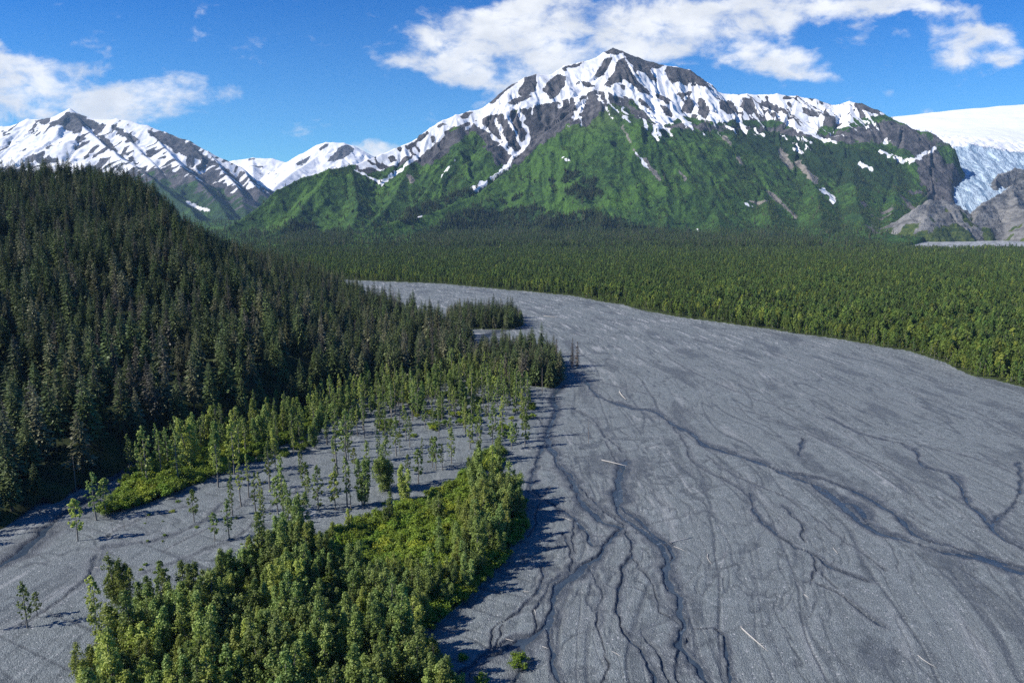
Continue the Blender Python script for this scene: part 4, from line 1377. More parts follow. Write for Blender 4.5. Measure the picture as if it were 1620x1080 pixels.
# ---- scattered mass as one object: points carrying turn, size and kind, filled with the same tree meshes
def scatter(name, label, cat, kinds, P, rz, sc, vr, sample):
    me = bpy.data.meshes.new(name)
    P = np.ascontiguousarray(P, np.float32)
    me.vertices.add(len(P))
    me.vertices.foreach_set('co', P.ravel())
    for an, av in dict(rz=rz, sc=sc, vr=vr).items():
        a = me.attributes.new(an, 'FLOAT', 'POINT')
        a.data.foreach_set('value', np.ascontiguousarray(av, np.float32))
    o = obj(name, me)
    o['kind'] = 'stuff'
    o['label'] = label
    o['category'] = cat
    ng = bpy.data.node_groups.new(name, 'GeometryNodeTree')
    ng.interface.new_socket('Geometry', in_out='INPUT', socket_type='NodeSocketGeometry')
    ng.interface.new_socket('Geometry', in_out='OUTPUT', socket_type='NodeSocketGeometry')
    N, L = ng.nodes, ng.links
    gi, go = N.new('NodeGroupInput'), N.new('NodeGroupOutput')
    join = N.new('GeometryNodeJoinGeometry')

    def att(nm):
        a = N.new('GeometryNodeInputNamedAttribute')
        a.data_type = 'FLOAT'
        a.inputs['Name'].default_value = nm
        return a.outputs['Attribute']
    arz, asc, avr = att('rz'), att('sc'), att('vr')
    cr = N.new('ShaderNodeCombineXYZ')
    L.new(arz, cr.inputs[2])
    for i in range(kinds):
        cmp_ = N.new('FunctionNodeCompare')
        cmp_.data_type = 'FLOAT'
        cmp_.operation = 'EQUAL'
        cmp_.inputs['Epsilon'].default_value = .1
        L.new(avr, cmp_.inputs[0])
        cmp_.inputs[1].default_value = float(i)
        jj = N.new('GeometryNodeJoinGeometry')
        for so in sample[i]:
            oi = N.new('GeometryNodeObjectInfo')
            oi.transform_space = 'ORIGINAL'
            oi.inputs['Object'].default_value = so
            oi.inputs['As Instance'].default_value = True
            L.new(oi.outputs['Geometry'], jj.inputs[0])
        ip = N.new('GeometryNodeInstanceOnPoints')
        L.new(gi.outputs[0], ip.inputs['Points'])
        L.new(cmp_.outputs[0], ip.inputs['Selection'])
        L.new(jj.outputs[0], ip.inputs['Instance'])
        L.new(cr.outputs[0], ip.inputs['Rotation'])
        L.new(asc, ip.inputs['Scale'])
        L.new(ip.outputs[0], join.inputs[0])
    L.new(join.outputs[0], go.inputs[0])
    md = o.modifiers.new('scatter', 'NODES')
    md.node_group = ng
    return o


def jitter_pts(x0, x1, y0, y1, st, rs, j=.48):
    X, Y = np.meshgrid(np.arange(x0, x1, st), np.arange(y0, y1, st))
    X = X + rs.uniform(-j, j, X.shape) * st
    Y = Y + rs.uniform(-j, j, Y.shape) * st
    return X.ravel(), Y.ravel()


def in_frame(x, y, z, mx=60, my=60):
    a, b = proj(x, y, z)
    return (a > -mx) & (a < 1620 + mx) & (b > -my) & (b < 1080 + my) & (y > 20)


exec_rs = np.random.RandomState(99)

# ------------------------------------------------------------------ spruces: hillside, islands
rs = np.random.RandomState(5)
hx, hy = jitter_pts(-760, 40, 150, 830, 7.2, rs)
hz = hill_z(hx, hy)
keepm = (hz > 0.1) & (rs.rand(len(hx)) < np.where(fbm(hx / 30, hy / 30, 2, 7) > -.35, .95, .6))
# nothing on the gravel flats or in the cottonwood belt
pxh, pyh = proj(hx, hy, hz)
hx, hy, hz = hx[keepm], hy[keepm], hz[keepm]
px_, py_ = proj(hx, hy, hz)
EDGE = ([-400, 0, 60, 130, 200, 300, 400, 560, 700, 740, 800], [985, 838, 805, 775, 735, 694, 672, 630, 600, 590, 500])
m = py_ < np.interp(px_, *EDGE)
hx, hy, hz = hx[m], hy[m], hz[m]
ix, iy = jitter_pts(-60, 60, 280, 470, 3.6, rs)
mi = in_poly(ix, iy, ISLE_A)
ix, iy = ix[mi], iy[mi]
jx_, jy_ = jitter_pts(-120, 40, 430, 640, 4.6, rs)
mj = in_poly(jx_, jy_, ISLE_B)
jx_, jy_ = jx_[mj], jy_[mj]
lx, ly = jitter_pts(-140, 20, 330, 560, 6.0, rs)   # low ground joining hill and islands
pl, ql = proj(lx, ly, 0 * lx)
ml = in_poly(pl, ql, [(560, 632), (640, 612), (745, 598), (752, 560), (742, 540), (700, 516), (640, 500), (560, 480), (540, 560)]) & (hill_z(lx, ly) < .1)
lx, ly = lx[ml], ly[ml]
SPX = np.concatenate([hx, ix, jx_, lx])
SPY = np.concatenate([hy, iy, jy_, ly])
SPZ = np.concatenate([hz - .1, ix * 0 + .25, jx_ * 0 + .25, lx * 0 + .2])
SZONE = np.concatenate([hx * 0, ix * 0 + 1, jx_ * 0 + 2, lx * 0 + 3]).astype(int)
n = len(SPX)
SSC = rs.uniform(.66, 1.12, n) * np.where(rs.rand(n) < .16, .62, 1.0)
SSC[SZONE == 1] *= .80
SSC[SZONE == 2] *= .72
SSC *= .90
SRZ = rs.rand(n) * 6.28
greyp = np.where(fbm(SPX / 60, SPY / 60, 2, 9) > .0, .20, .06)
SVR = np.where(rs.rand(n) < greyp, rs.randint(5, 7, n), rs.randint(0, 5, n))
print('spruces', n)
SP_ALL = SPRUCE + GREYS


def pick(px, py, sizes, zz, k):
    """the k that show largest inside the frame"""
    fr = in_frame(px, py, zz + 8, 10, 10)
    d = np.sqrt(px ** 2 + py ** 2 + (CAM_H - zz) ** 2)
    val = np.where(fr, sizes / d, -1)
    idx = np.argsort(-val)[:k]
    return idx[val[idx] > 0]


def size_word(s, lo, hi, a, b, c):
    return a if s < lo else (c if s > hi else b)


sel = pick(SPX, SPY, SSC * 22, SPZ, 290)
selset = np.zeros(n, bool)
selset[sel] = True
# every island tree kept among the individuals only if large enough; the first of each kind is the sample for the mass
sample_sp = {}
for i in sel:
    v = int(SVR[i])
    o = tree('spruce_tree', SP_ALL[v], (SPX[i], SPY[i], SPZ[i]), float(SSC[i]), float(SRZ[i]))
    pxx, pyy = proj(SPX[i], SPY[i], SPZ[i])
    hue = 'sparse grey' if v >= 5 else ('slim dark green' if v in (1, 3) else 'full dark green')
    siz = size_word(SSC[i], .72, .97, 'short', 'middling', 'tall')
    zone = int(SZONE[i])
    if zone == 1:
        where = 'on the wooded point jutting into the gravel bed'
    elif zone == 2:
        where = 'on the farther wooded islet in the river'
    elif zone == 3:
        where = 'on the low ground behind the cottonwood belt'
    else:
        row = pyy - np.interp(pxx, *EDGE)
        near = 'in the hillside front rank' if row > -22 else ('just behind the hillside front rank' if row > -60 else ('a few ranks up the hillside' if row > -110 else 'high on the hillside'))
        side = 'beside the shaded creek' if pxx < 120 else ('above the creek bend' if pxx < 220 else ('behind the yellow-green shrubs' if pxx < 400 else ('behind the cottonwood belt' if pxx < 600 else 'near the wooded point')))
        where = near + ' ' + side
    tag(o, f'{siz} {hue} spruce {where}', 'spruce', 'spruces of the hillside forest' if zone in (0, 3) else 'spruces on the wooded point and islet')
    sample_sp.setdefault(v, [c for c in o.children])
for v in range(7):
    if v not in sample_sp:
        i = int(np.where((SVR == v) & in_frame(SPX, SPY, SPZ))[0][0])
        o = tree('spruce_tree', SP_ALL[v], (SPX[i], SPY[i], SPZ[i]), float(SSC[i]), float(SRZ[i]))
        selset[i] = True
        tag(o, 'lone looking spruce among the hillside forest', 'spruce', 'spruces of the hillside forest')
        sample_sp[v] = [c for c in o.children]
r_ = ~selset
scatter('spruce_forest', 'dark spruce forest covering the hill on the left', 'forest', 7, np.stack([SPX, SPY, SPZ], -1)[r_], SRZ[r_], SSC[r_], SVR[r_], [sample_sp[v] for v in range(7)])

# ------------------------------------------------------------------ cottonwoods: foreground thicket, belt, scattered on the flats
rs = np.random.RandomState(15)
cx_, cy_ = jitter_pts(-140, 20, 84, 260, 3.0, rs)
inT = in_poly(cx_, cy_, THICKET)
inM = in_poly(cx_, cy_, MEADOW)
den = np.where(inM, .07, .86)
m = inT & (rs.rand(len(cx_)) < den)
tx, ty = cx_[m], cy_[m]
bx_, by_ = jitter_pts(-190, 40, 200, 420, 4.6, rs)
inB = in_poly(bx_, by_, BELT)
bp, bq = proj(bx_, by_, 0 * bx_)
back = sstep(np.interp(bp, [200, 400, 500, 600, 700, 800, 850], [760, 712, 682, 662, 650, 650, 650]) - bq, -12, 14)
m = inB & (rs.rand(len(bx_)) < .26 + .6 * back)
bx_, by_ = bx_[m], by_[m]
# open gravel flat: sparse slim trees
fx, fy = jitter_pts(-190, 30, 150, 330, 6.0, rs)
fp, fq = proj(fx, fy, 0 * fx)
m = in_poly(fp, fq, [(395, 830), (360, 770), (430, 715), (560, 680), (700, 675), (800, 680), (835, 705), (770, 715), (700, 760), (620, 795), (520, 820), (440, 850)]) & (rs.rand(len(fx)) < .30)
fx, fy = fx[m], fy[m]
HAND = [  # base pixel, height in pixels, variant (0-3 slender, 4.. = thick)
    (122, 856, 64, 3), (154, 822, 72, 1), (170, 817, 58, 3), (307, 826, 50, 3), (150, 978, 64, 3), (43, 993, 68, 1), (61, 976, 38, 3), (-4, 996, 30, 3), (339, 856, 44, 3), (363, 852, 60, 1), (185, 954, 78, 5), (200, 960, 60, 4), (549, 733, 82, 1), (536, 750, 90, 2),
    (610, 776, 76, 5), (576, 798, 72, 4), (661, 764, 52, 3), (690, 742, 50, 3), (714, 733, 52, 1), (744, 710, 54, 1), (809, 710, 42, 3), (830, 708, 48, 3), (532, 806, 58, 3), (485, 783, 50, 3), (441, 813, 58, 3), (411, 807, 60, 2), (470, 862, 80, 4), (305, 745, 84, 4), (232, 770, 90, 1), (285, 765, 80, 1), (370, 750, 80, 1), (345, 770, 76, 0), (640, 800, 60, 4), (383, 800, 72, 2), (368, 815, 60, 0),
    (255, 752, 70, 0), (760, 700, 64, 0), (780, 704, 60, 1), (795, 690, 62, 0), (260, 960, 70, 3), (240, 1000, 84, 4), (230, 1015, 84, 5), (185, 1045, 88, 7), (212, 1062, 84, 4), (168, 1080, 78, 5), (272, 990, 84, 6), (140, 1085, 60, 7), (250, 1040, 88, 8)]
KX, KY, KZ, KS, KV, KR, KZONE = [], [], [], [], [], [], []
SLH = [14, 12, 15, 9]
COH = [14, 12.5, 15.5, 11, 13]
ALLC = SLENDER + COTTON
HH = SLH + COH
for (a, b, hp, v) in HAND:
    X0, Y0 = (float(q) for q in gnd(a, b))
    hm = hp / F * math.hypot(Y0, CAM_H) * 1.06
    KX.append(X0); KY.append(Y0); KZ.append(-.05); KS.append(hm / HH[v]); KV.append(v); KR.append(rs.rand() * 6.28); KZONE.append(3)
for x, y in zip(fx, fy):
    v = rs.choice([0, 1, 2, 3, 0, 2])
    KX.append(x); KY.append(y); KZ.append(-.05); KS.append(rs.uniform(.6, 1.15)); KV.append(v); KR.append(rs.rand() * 6.28); KZONE.append(2)
for x, y in zip(bx_, by_):
    v = rs.choice([0, 1, 2, 3, 0, 1, 8])
    KX.append(x); KY.append(y); KZ.append(-.05); KS.append(rs.uniform(.7, 1.2)); KV.append(v); KR.append(rs.rand() * 6.28); KZONE.append(1)
for x, y in zip(tx, ty):
    v = rs.choice([4, 5, 6, 7, 8])
    KX.append(x); KY.append(y); KZ.append(.2); KS.append(rs.uniform(.62, 1.0) * (.75 if rs.rand() < .25 else 1)); KV.append(v); KR.append(rs.rand() * 6.28); KZONE.append(0)
    pa, pb = (float(q) for q in proj(x, y, .2))
    if 490 < pa < 740 and pb < 985:
        KS[-1] *= .72
KX, KY, KZ, KS, KV, KR, KZONE = (np.array(a) for a in (KX, KY, KZ, KS, KV, KR, KZONE))
fr = in_frame(KX, KY, KZ + 6, 260, 200)
KX, KY, KZ, KS, KV, KR, KZONE = (a[fr] for a in (KX, KY, KZ, KS, KV, KR, KZONE))
print('cottonwoods', len(KX), {z: int((KZONE == z).sum()) for z in range(4)})
hts = np.array(HH)[KV] * KS
prio = hts * np.where(KZONE == 3, 10, 1)
sel = pick(KX, KY, prio, KZ, 300)
selset = np.zeros(len(KX), bool)
selset[sel] = True
sample_c = {}
hand_no = 0
for i in sel:
    v = int(KV[i])
    o = tree('cottonwood_tree', ALLC[v], (KX[i], KY[i], KZ[i]), float(KS[i]), float(KR[i]))
    sample_c.setdefault(v, [c for c in o.children])
    a, b = (float(q) for q in proj(KX[i], KY[i], KZ[i]))
    siz = size_word(hts[i], 8.5, 12.5, 'short', 'middling', 'tall')
    form = ('slim high-crowned' if v in (0, 2) else 'slim open-crowned') if v < 4 else ('narrow leafy' if v in (6, 8) else 'broad leafy')
    zone = int(KZONE[i])
    if zone == 0:
        if a > 700 and b < 900:
            where = 'at the thicket tip casting shade on the riverbed'
        elif b > 1010:
            where = 'in the thicket nearest part' + (' at its riverward edge' if a > 520 else (' deep inside' if a > 260 else ' at its flat side'))
        elif b > 930:
            where = 'in the thicket ' + ('on the edge facing the braided channels' if a > 600 else ('among its dense middle' if a > 330 else 'on the edge facing the gravel flat'))
        else:
            where = 'in the thicket ' + ('beside the yellow-green shrub strip' if a > 520 else 'at its upper corner by the gravel flat')
        grp = 'cottonwoods of the foreground thicket'
    elif zone == 1:
        where = 'in the belt below the hill, ' + ('by the creek shrubs' if a < 330 else ('behind the yellow-green shrubs' if a < 470 else ('midway along' if a < 640 else ('before the wooded point' if a < 760 else 'at its riverbed end'))))
        grp = 'cottonwoods of the belt below the hill'
    else:
        side = 'by the pale creek' if a < 200 else ('on open gravel beyond the creek shrubs' if a < 400 else ('on gravel left of the shrub strip' if a < 560 else ('on gravel behind the shrub strip' if a < 740 else 'on gravel beside the small stream')))
        dep = 'near' if b > 900 else ('half buried in shade streaks' if False else ('midway' if b > 770 else 'far'))
        where = side + (', well forward' if b > 900 else (', toward the front' if b > 790 else ', toward the back'))
        grp = 'scattered trees on the gravel flat'
    tag(o, f'{siz} {form} cottonwood {where}', 'cottonwood', grp)
for v in range(9):
    if v not in sample_c:
        i = int(np.where(KV == v)[0][0])
        o = tree('cottonwood_tree', ALLC[v], (KX[i], KY[i], KZ[i]), float(KS[i]), float(KR[i]))
        selset[i] = True
        sample_c[v] = [c for c in o.children]
        tag(o, 'cottonwood standing in the belt of trees below the hill', 'cottonwood', 'cottonwoods of the belt below the hill')
r_ = ~selset
if r_.any():
    scatter('cottonwood_woods', 'further cottonwoods filling the belt below the hill and the thicket', 'woods', 9, np.stack([KX, KY, KZ], -1)[r_], KR[r_], KS[r_], KV[r_], [sample_c[v] for v in range(9)])

# ------------------------------------------------------------------ yellow-green alder shrubs
rs = np.random.RandomState(25)
ax_, ay_ = jitter_pts(-160, 40, 84, 330, 1.9, rs)
m1 = in_poly(ax_, ay_, MEADOW)
m2 = in_poly(ax_, ay_, SHRUBS) & (rs.rand(len(ax_)) < .72)
m3 = in_poly(ax_, ay_, THICKET) & ~m1 & (rs.rand(len(ax_)) < .85)
m4 = in_poly(ax_, ay_, BELT) & (fbm(ax_ / 12, ay_ / 12, 3, 71) > .12) & (rs.rand(len(ax_)) < .30)
extra_rs = np.random.RandomState(26)
flat = [(a, b) for a, b in zip(extra_rs.uniform(190, 840, 150), extra_rs.uniform(680, 960, 150)) if in_poly([a], [b], [(200, 960), (180, 830), (350, 760), (560, 685), (820, 640), (850, 700), (700, 755), (560, 820), (430, 880)])[0]]
extra = flat[:60] + [(732, 1040), (762, 1078), (598, 1000), (640, 682), (655, 690), (632, 690), (293, 770), (680, 990), (695, 1075), (820, 1052)]
zz = np.where(m1, 0, np.where(m2, 1, np.where(m3, 2, 3)))
mm = m1 | m2 | m3 | m4
AX, AY, AZN = ax_[mm], ay_[mm], zz[mm]
ex = [tuple(float(q) for q in gnd(*e)) for e in extra]
AX = np.concatenate([AX, [e[0] for e in ex]])
AY = np.concatenate([AY, [e[1] for e in ex]])
AZN = np.concatenate([AZN, np.full(len(ex), 4)])
LOWF = np.concatenate([np.ones(len(AX) - len(ex)), extra_rs.uniform(.22, .5, min(60, len(flat))), np.ones(len(ex) - min(60, len(flat)))])
fr = in_frame(AX, AY, 0 * AX, 200, 160)
AX, AY, AZN, LOWF = AX[fr], AY[fr], AZN[fr], LOWF[fr]
na = len(AX)
ASC = rs.uniform(.4, 1.15, na) * np.choose(AZN, [1.15, 1.35, 1.25, .85, .85]) * LOWF
ARZ = rs.rand(na) * 6.28
AVR = rs.randint(0, 3, na)
AZ = np.where(AZN == 4, -.05, .2)
print('shrubs', na)
vis = np.where(AZN == 2, .25, 1.0) * np.where(AZN == 4, 20, 1)
sel = pick(AX, AY, ASC * 2.5 * vis, AZ, 240)
selset = np.zeros(na, bool)
selset[sel] = True
sample_a = {}
for i in sel:
    v = int(AVR[i])
    o = tree('alder_shrub', ALDER[v], (AX[i], AY[i], AZ[i]), float(ASC[i]), float(ARZ[i]))
    sample_a.setdefault(v, [c for c in o.children])
    a, b = (float(q) for q in proj(AX[i], AY[i], AZ[i]))
    siz = size_word(ASC[i], .55, .78, 'low', 'knee-high looking', 'full') if False else size_word(ASC[i], .55, .78, 'small', 'middling', 'large')
    shape = ('rounded', 'spreading', 'upright')[v]
    zn = int(AZN[i])
    if zn == 0:
        where = 'in the shrub strip ' + ('at its narrow far tip' if a > 735 else ('toward its far end' if a > 680 else ('midway along' if a > 600 else ('toward its near end' if a > 540 else 'at its near end'))))
        grp = 'shrubs of the yellow-green strip'
    elif zn == 1:
        where = 'among the creek-side shrubs ' + ('by the pale creek' if a < 230 else ('midway along' if a < 330 else 'at their far end'))
        grp = 'shrubs beside the creek'
    elif zn == 4:
        where = 'standing apart on the gravel ' + ('below the thicket tip' if a > 700 and b > 900 else ('at the thicket edge' if b > 985 else ('among slim cottonwoods toward the riverbed' if a > 640 else ('among slim cottonwoods midway' if a > 450 else 'by the pale creek flat'))))
        grp = 'lone shrubs on the gravel'
    elif zn == 3:
        where = 'between the trees of the belt ' + ('near the creek' if a < 400 else ('midway' if a < 650 else 'near the riverbed'))
        grp = 'shrubs in the cottonwood belt'
    else:
        where = 'under the thicket cottonwoods'
        grp = 'shrubs under the thicket'
    tag(o, f'{siz} {shape} yellow-green shrub {where}', 'shrub', grp)
for v in range(3):
    sample_a.setdefault(v, sample_a[list(sample_a)[0]])
r_ = ~selset
scatter('shrub_undergrowth', 'yellow-green shrubs massed under and between the cottonwoods', 'undergrowth', 3, np.stack([AX, AY, AZ], -1)[r_], ARZ[r_], ASC[r_], AVR[r_], [sample_a[v] for v in range(3)])

# ------------------------------------------------------------------ dead trees
DEAD = [(905, 580, 44, 1, 'taller brown dead spruce of the pair alone on the gravel bed'), (913, 581, 40, 0, 'shorter brown dead spruce of the pair alone on the gravel bed'), (931, 700, 36, 2, 'thin bare pole standing alone on the gravel beside a channel'),
        (858, 622, 40, 2, 'bare dead stick tree leaning by the tip of the wooded point'), (120, 772, 52, 2, 'pale dead trunk in the dark edge of the creek forest'), (335, 682, 40, 2, 'pale bare trunk in front of the dark hillside forest'),
        (563, 540, 34, 0, 'bleached dead spruce halfway up the hillside forest'), (880, 590, 52, 0, 'grey dead spruce at the outer corner of the wooded point'), (866, 585, 46, 1, 'grey dead spruce just inside the wooded point corner'), (868, 612, 34, 2, 'short dead stick in front of the wooded point'),
        (632, 672, 38, 2, 'bare trunk among the belt cottonwoods'), (498, 690, 40, 2, 'leafless trunk behind the sparse gravel flat trees'), (452, 836, 46, 2, 'bare pole at the upper corner of the thicket'), (178, 840, 24, 2, 'short bare stump pole near the two creek trees'), (232, 825, 22, 2, 'short bare stick on open gravel before the creek shrubs'),
        (197, 838, 20, 2, 'stubby bare stick right of the creek trees'), (555, 805, 52, 2, 'tall bare pole beside the shrub strip'), (468, 792, 24, 2, 'leafless stick amid the sparse gravel flat trees'), (593, 940, 46, 2, 'bleached snag poking from the middle of the thicket'), (800, 620, 60, 1, 'brown dying spruce at the front of the wooded point')]
rs = np.random.RandomState(35)
for (a, b, hp, v, lab) in DEAD:
    X0, Y0 = (float(q) for q in gnd(a, b))
    zg = max(0.0, float(hill_z(np.array([X0]), np.array([Y0]))[0]))
    if zg > .1:
        for _ in range(30):
            X0, Y0 = (float(q) for q in gnd(a, b, zg))
            zg = zg * .5 + .5 * max(0.0, float(hill_z(np.array([X0]), np.array([Y0]))[0]))
    hm = hp / F * math.hypot(Y0, CAM_H - zg) * 1.05
    o = tree('dead_tree', SNAGS[v], (X0, Y0, zg - .05), hm / (15, 18, 11)[v], rs.rand() * 6.28)
    if hm / (15, 18, 11)[v] > 2.2:
        o.scale = (1.2, 1.2, hm / (15, 18, 11)[v])
    tag(o, lab, 'dead tree', 'dead trees')


# ------------------------------------------------------------------ the wood across the river and on the mountain foot
rs = np.random.RandomState(45)
PTS = []
for (ya, yb, st) in ((200, 520, 3.3), (520, 900, 4.2), (900, 1400, 5.8), (1400, 2100, 7.6)):
    x_, y_ = jitter_pts(-900, 1700, ya, yb, st, rs, .95)
    m = in_poly(*ragged(x_, y_, 5.0), FAR_WOOD) & in_frame(x_, y_, 0 * x_, 160, 80) & ~in_poly(x_, y_, OUTWASH) & ~in_poly(x_, y_, GAP) & (rs.rand(len(x_)) < np.clip(1.5 + 2.2 * fbm(x_ / 40, y_ / 60, 3, 84), .25, .96))
    m &= hill_z(x_, y_) < -1
    x_, y_ = x_[m], y_[m]
    PTS.append(np.stack([x_, y_, x_ * 0 + st], -1))
PT = np.concatenate(PTS)
vx, vy = PT[:, 0], PT[:, 1]
nv = len(vx)
vs = rs.uniform(.62, 1.16, nv) * (1 + .60 * fbm(vx / 42, vy / 60, 4, 81)) * np.interp(vy, [300, 600, 1000, 2000], [.86, .74, .68, .68])
edge_pts = area(FAR_EDGE)
ed = line_dist(vx, vy, edge_pts, 40)
vs = np.where(ed < 5, vs * .45, np.where(ed < 12, vs * .82, vs))
con = sstep(fbm(vx / 140, vy / 140, 3, 82) + (vy - 1100) / 900 * .8, .1, .7)
vv = np.where(rs.rand(nv) < con * .5, rs.choice([3, 4], nv), np.where(rs.rand(nv) < np.clip(.75 - ed / 90 + .5 * fbm(vx / 90, vy / 120, 3, 83), .12, .9), 0, rs.randint(1, 3, nv)))
vs = np.where(vv >= 3, vs * .66, vs)
vrz = rs.rand(nv) * 6.28
vz = np.full(nv, .3)
print('valley', nv)
hts_v = np.where(vv < 3, 15, 20) * vs
hts_v = np.where(vv < 3, hts_v, -1)
sel = pick(vx, vy, hts_v, vz, 260)
selset = np.zeros(nv, bool)
selset[sel] = True
sample_v = {}
for i in sel:
    v = int(vv[i])
    o = tree('valley_tree', VALLEY[v], (vx[i], vy[i], vz[i]), float(vs[i]), float(vrz[i]))
    sample_v.setdefault(v, [c for c in o.children])
    a, b = (float(q) for q in proj(vx[i], vy[i], vz[i]))
    e = b - np.interp(a, [p[0] for p in FAR_EDGE], [p[1] for p in FAR_EDGE])
    rank = 'on the bank edge' if e > -7 else ('second rank' if e > -18 else ('several ranks in' if e > -36 else 'deep'))
    wh = 'where the bank bends' if a > 1530 else ('along the curve of the bank' if a > 1440 else ('along the straight bank' if a > 1300 else 'on the farther straight bank'))
    siz = size_word(vs[i], .66, .95, 'low', 'middling', 'tall')
    form = ('broad', 'slender', 'narrow')[v]
    tag(o, f'{siz} {form} far-wood tree, {rank}, {wh}', 'tree', 'trees of the wood across the riverbed')
for v in range(3):
    sample_v.setdefault(v, list(sample_v.values())[0])
# mountain-foot conifers
mi_ = np.where((MDARK.ravel() > .5))[0]
rs2 = np.random.RandomState(46)
mpx, mpy = proj(MX, MY, MH)
lowm = (MDARK > .5) & (MH < 420) & (MY < 3300)
ci = np.where(lowm.ravel())[0]
ci = rs2.choice(ci, min(len(ci), 14000), replace=False)
spr = np.where(((MH > 2) & (MH < 260) & (MDARK < .5)).ravel())[0]
spr = rs2.choice(spr, min(len(spr), 1500), replace=False)
low2 = np.where(((MH < 45) & (MY < 2700) & (mpx < 1400)).ravel())[0]
low2 = rs2.choice(low2, min(len(low2), 5000), replace=False)
bw = MBRUSH.ravel() / MBRUSH.sum()
bru = rs2.choice(len(bw), 30000, replace=False, p=bw)
nbr = len(bru)
ci = np.concatenate([ci, spr, low2, bru])
ISB = np.arange(len(ci)) >= len(ci) - nbr
qx = MX.ravel()[ci] + rs2.uniform(-3, 3, len(ci))
qy = MY.ravel()[ci] + rs2.uniform(-3, 3, len(ci))
qz = MH.ravel()[ci] - .8
fr = in_frame(qx, qy, qz, 120, 60)
qx, qy, qz, ISB = qx[fr], qy[fr], qz[fr], ISB[fr]
AXX = np.concatenate([vx[~selset], qx])
AYY = np.concatenate([vy[~selset], qy])
AZZ = np.concatenate([vz[~selset], qz])
ARR = np.concatenate([vrz[~selset], rs2.rand(len(qx)) * 6.28])
ASS = np.concatenate([vs[~selset], np.where(ISB, rs2.uniform(.28, .62, len(qx)), rs2.uniform(.65, 1.05, len(qx)))])
qv = np.where(ISB, np.where(rs2.rand(len(qx)) < np.clip(.75 - (qx - 200) / 900, .1, .8), 0, rs2.choice([1, 2], len(qx))), 0)
qv = np.where(ISB, qv, np.where((qz < 42) & (rs2.rand(len(qx)) < .7), rs2.randint(1, 3, len(qx)), rs2.choice([3, 4], len(qx))))
AVV = np.concatenate([vv[~selset], qv])
scatter('valley_woods', 'green valley wood across the riverbed reaching to the mountain foot', 'woods', 5, np.stack([AXX, AYY, AZZ], -1), ARR, ASS, AVV, [sample_v[0], sample_v[1], sample_v[2], sample_sp[1], sample_sp[2]])


# ------------------------------------------------------------------ driftwood on the gravel
def log_mesh(seed, L, rad, root=True):
    r = np.random.RandomState(seed)
    g = Geo()
    b = r.normal(0, .04 * L)
    pts = [(-L / 2, 0, rad * .8), (-L / 6, b, rad * .9), (L / 6, b * .8, rad * .9), (L / 2, 0, rad * .7)]
    g.tube(pts, [rad * 1.15, rad, rad * .8, rad * .35], 8)
    if root:
        for k in range(6):
            a = r.rand() * 6.28
            g.tube([(-L / 2 + .05, 0, rad), (-L / 2 - .25, math.cos(a) * rad * 2.0, rad + abs(math.sin(a)) * rad * 2.0), (-L / 2 - .3, math.cos(a) * rad * 3.4, rad + abs(math.sin(a)) * rad * 3.0)], [rad * .5, rad * .3, rad * .1], 5)
    for k in range(r.randint(0, 3)):
        x = r.uniform(-L / 4, L / 2)
        s = r.choice([-1, 1])
        g.tube([(x, 0, rad), (x + .3, s * rad * 3, rad * 1.6), (x + .6, s * rad * 5, rad * 1.2)], [rad * .35, rad * .22, rad * .08], 5)
    return g.mesh('driftwood_log', M_DRIFT, True)


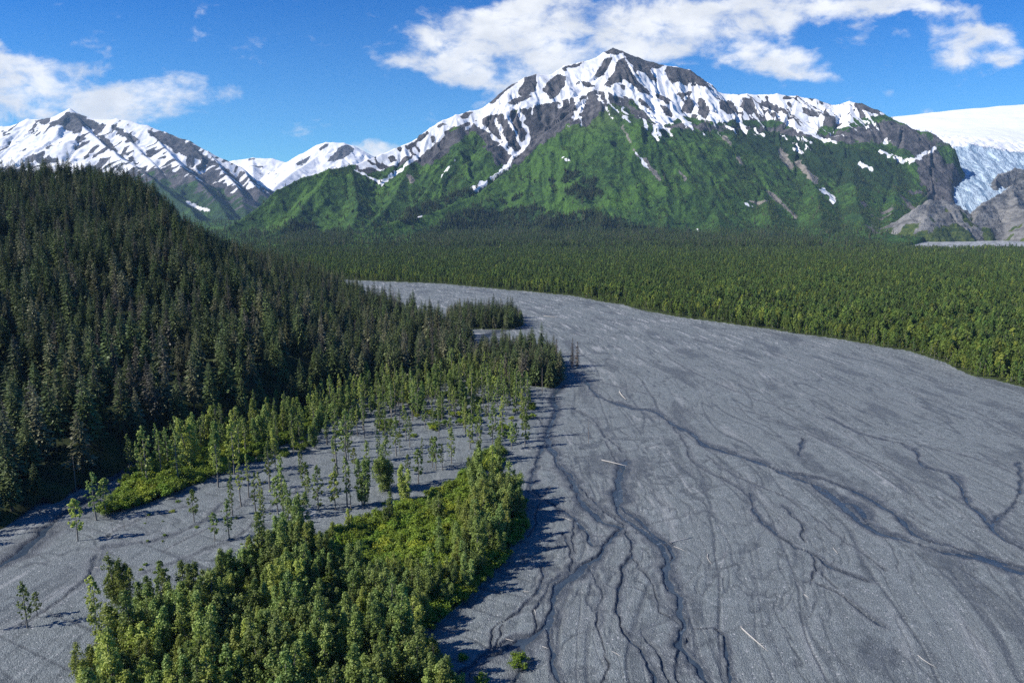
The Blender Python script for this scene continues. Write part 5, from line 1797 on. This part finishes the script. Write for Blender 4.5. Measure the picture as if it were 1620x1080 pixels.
LOGS = [  # both ends in pixels
    (1174, 994, 1215, 1030, 'large bleached driftwood log lying loose near the front of the riverbed'), (952, 728, 994, 738, 'pale log lying across the head of the dark channel'), (980, 620, 990, 632, 'pale log with a root plate on the gravel beyond the channels'),
    (738, 458, 768, 458, 'lone white log far off on the upper riverbed'), (1062, 858, 1096, 850, 'dark-barked log caught beside the forked channel'), (1066, 864, 1085, 872, 'short log under the log beside the forked channel'), (1120, 876, 1126, 892, 'small upright-pointing log right of the forked channel'),
    (1318, 866, 1326, 876, 'small curved white stick below the blue stream'), (800, 1010, 815, 1014, 'thin stick between the thicket and the small channels'), (800, 1008, 818, 1014, None), (858, 1022, 868, 1026, 'short pale stick right of the stream mouth'), (968, 1030, 984, 1040, 'pale stick in the bottom middle of the gravel'),
    (835, 1054, 845, 1060, 'pale stick near the bottom edge by the stream'), (845, 964, 848, 974, 'thin stick beside the bend of the grey stream'), (828, 934, 842, 936, 'pale stick between thicket shade and stream'), (1452, 1036, 1482, 1056, 'long thin branch lying on the lower right gravel'), (1085, 905, 1128, 900, None),
    (1272, 940, 1280, 946, 'curved white stick left of the dark patches'), (806, 646, 822, 650, 'white log at the foot of the belt trees'), (890, 818, 905, 824, 'short stick on the bank of the curved stream'),
    (1340, 880, 1352, 874, None), (860, 500, 884, 502, 'thin white log far off beyond the islet'), (1060, 530, 1090, 533, None), (1010, 514, 1032, 515, None), (640, 466, 660, 467, None), (905, 548, 918, 549, None),
    (150, 897, 158, 898, 'short pale stick on the left gravel flat'), (640, 812, 648, 806, None), (536, 734, 540, 741, None), (372, 684, 395, 678, None), (10, 812, 28, 822, 'pale log in the shaded creek edge')]
no = 0
for k, (x1, y1, x2, y2, lab) in enumerate(LOGS):
    if lab is None:
        continue
    A0, B0 = np.array(gnd(x1, y1), float), np.array(gnd(x2, y2), float)
    L = float(np.hypot(*(B0 - A0)))
    rad = min(.30, max(.07, L * .019))
    me = log_mesh(700 + k, L, rad, k in (0, 1, 2, 4, 21))
    o = obj('driftwood_log', me)
    c = (A0 + B0) / 2
    o.location = (c[0], c[1], -.02)
    o.rotation_euler = (0, 0, math.atan2(B0[1] - A0[1], B0[0] - A0[0]))
    tag(o, lab, 'driftwood log', 'driftwood on the gravel')


# ------------------------------------------------------------------ haze
def build_haze():
    x, y0, y1, z0, z1 = 7000.0, -250.0, 9600.0, -4.0, 1500.0
    V = [(sx * x, yy_, zz_) for zz_ in (z0, z1) for yy_ in (y0, y1) for sx in (-1, 1)]
    Fc = [(0, 2, 3, 1), (4, 5, 7, 6), (0, 1, 5, 4), (2, 6, 7, 3), (0, 4, 6, 2), (1, 3, 7, 5)]
    me = bpy.data.meshes.new('haze')
    me.from_pydata(V, [], Fc)
    m, t = new_mat('valley_haze')
    v = t.n('ShaderNodeVolumePrincipled')
    v.inputs['Color'].default_value = (0.42, 0.68, 1.0, 1)
    v.inputs['Density'].default_value = 3.0e-5
    o_ = t.n('ShaderNodeOutputMaterial')
    t.link(v.outputs[0], o_.inputs['Volume'])
    me.materials.append(m)
    o = obj('haze', me)
    o['kind'] = 'stuff'
    o['label'] = 'thin blue haze over the valley'
    o['category'] = 'haze'


build_haze()
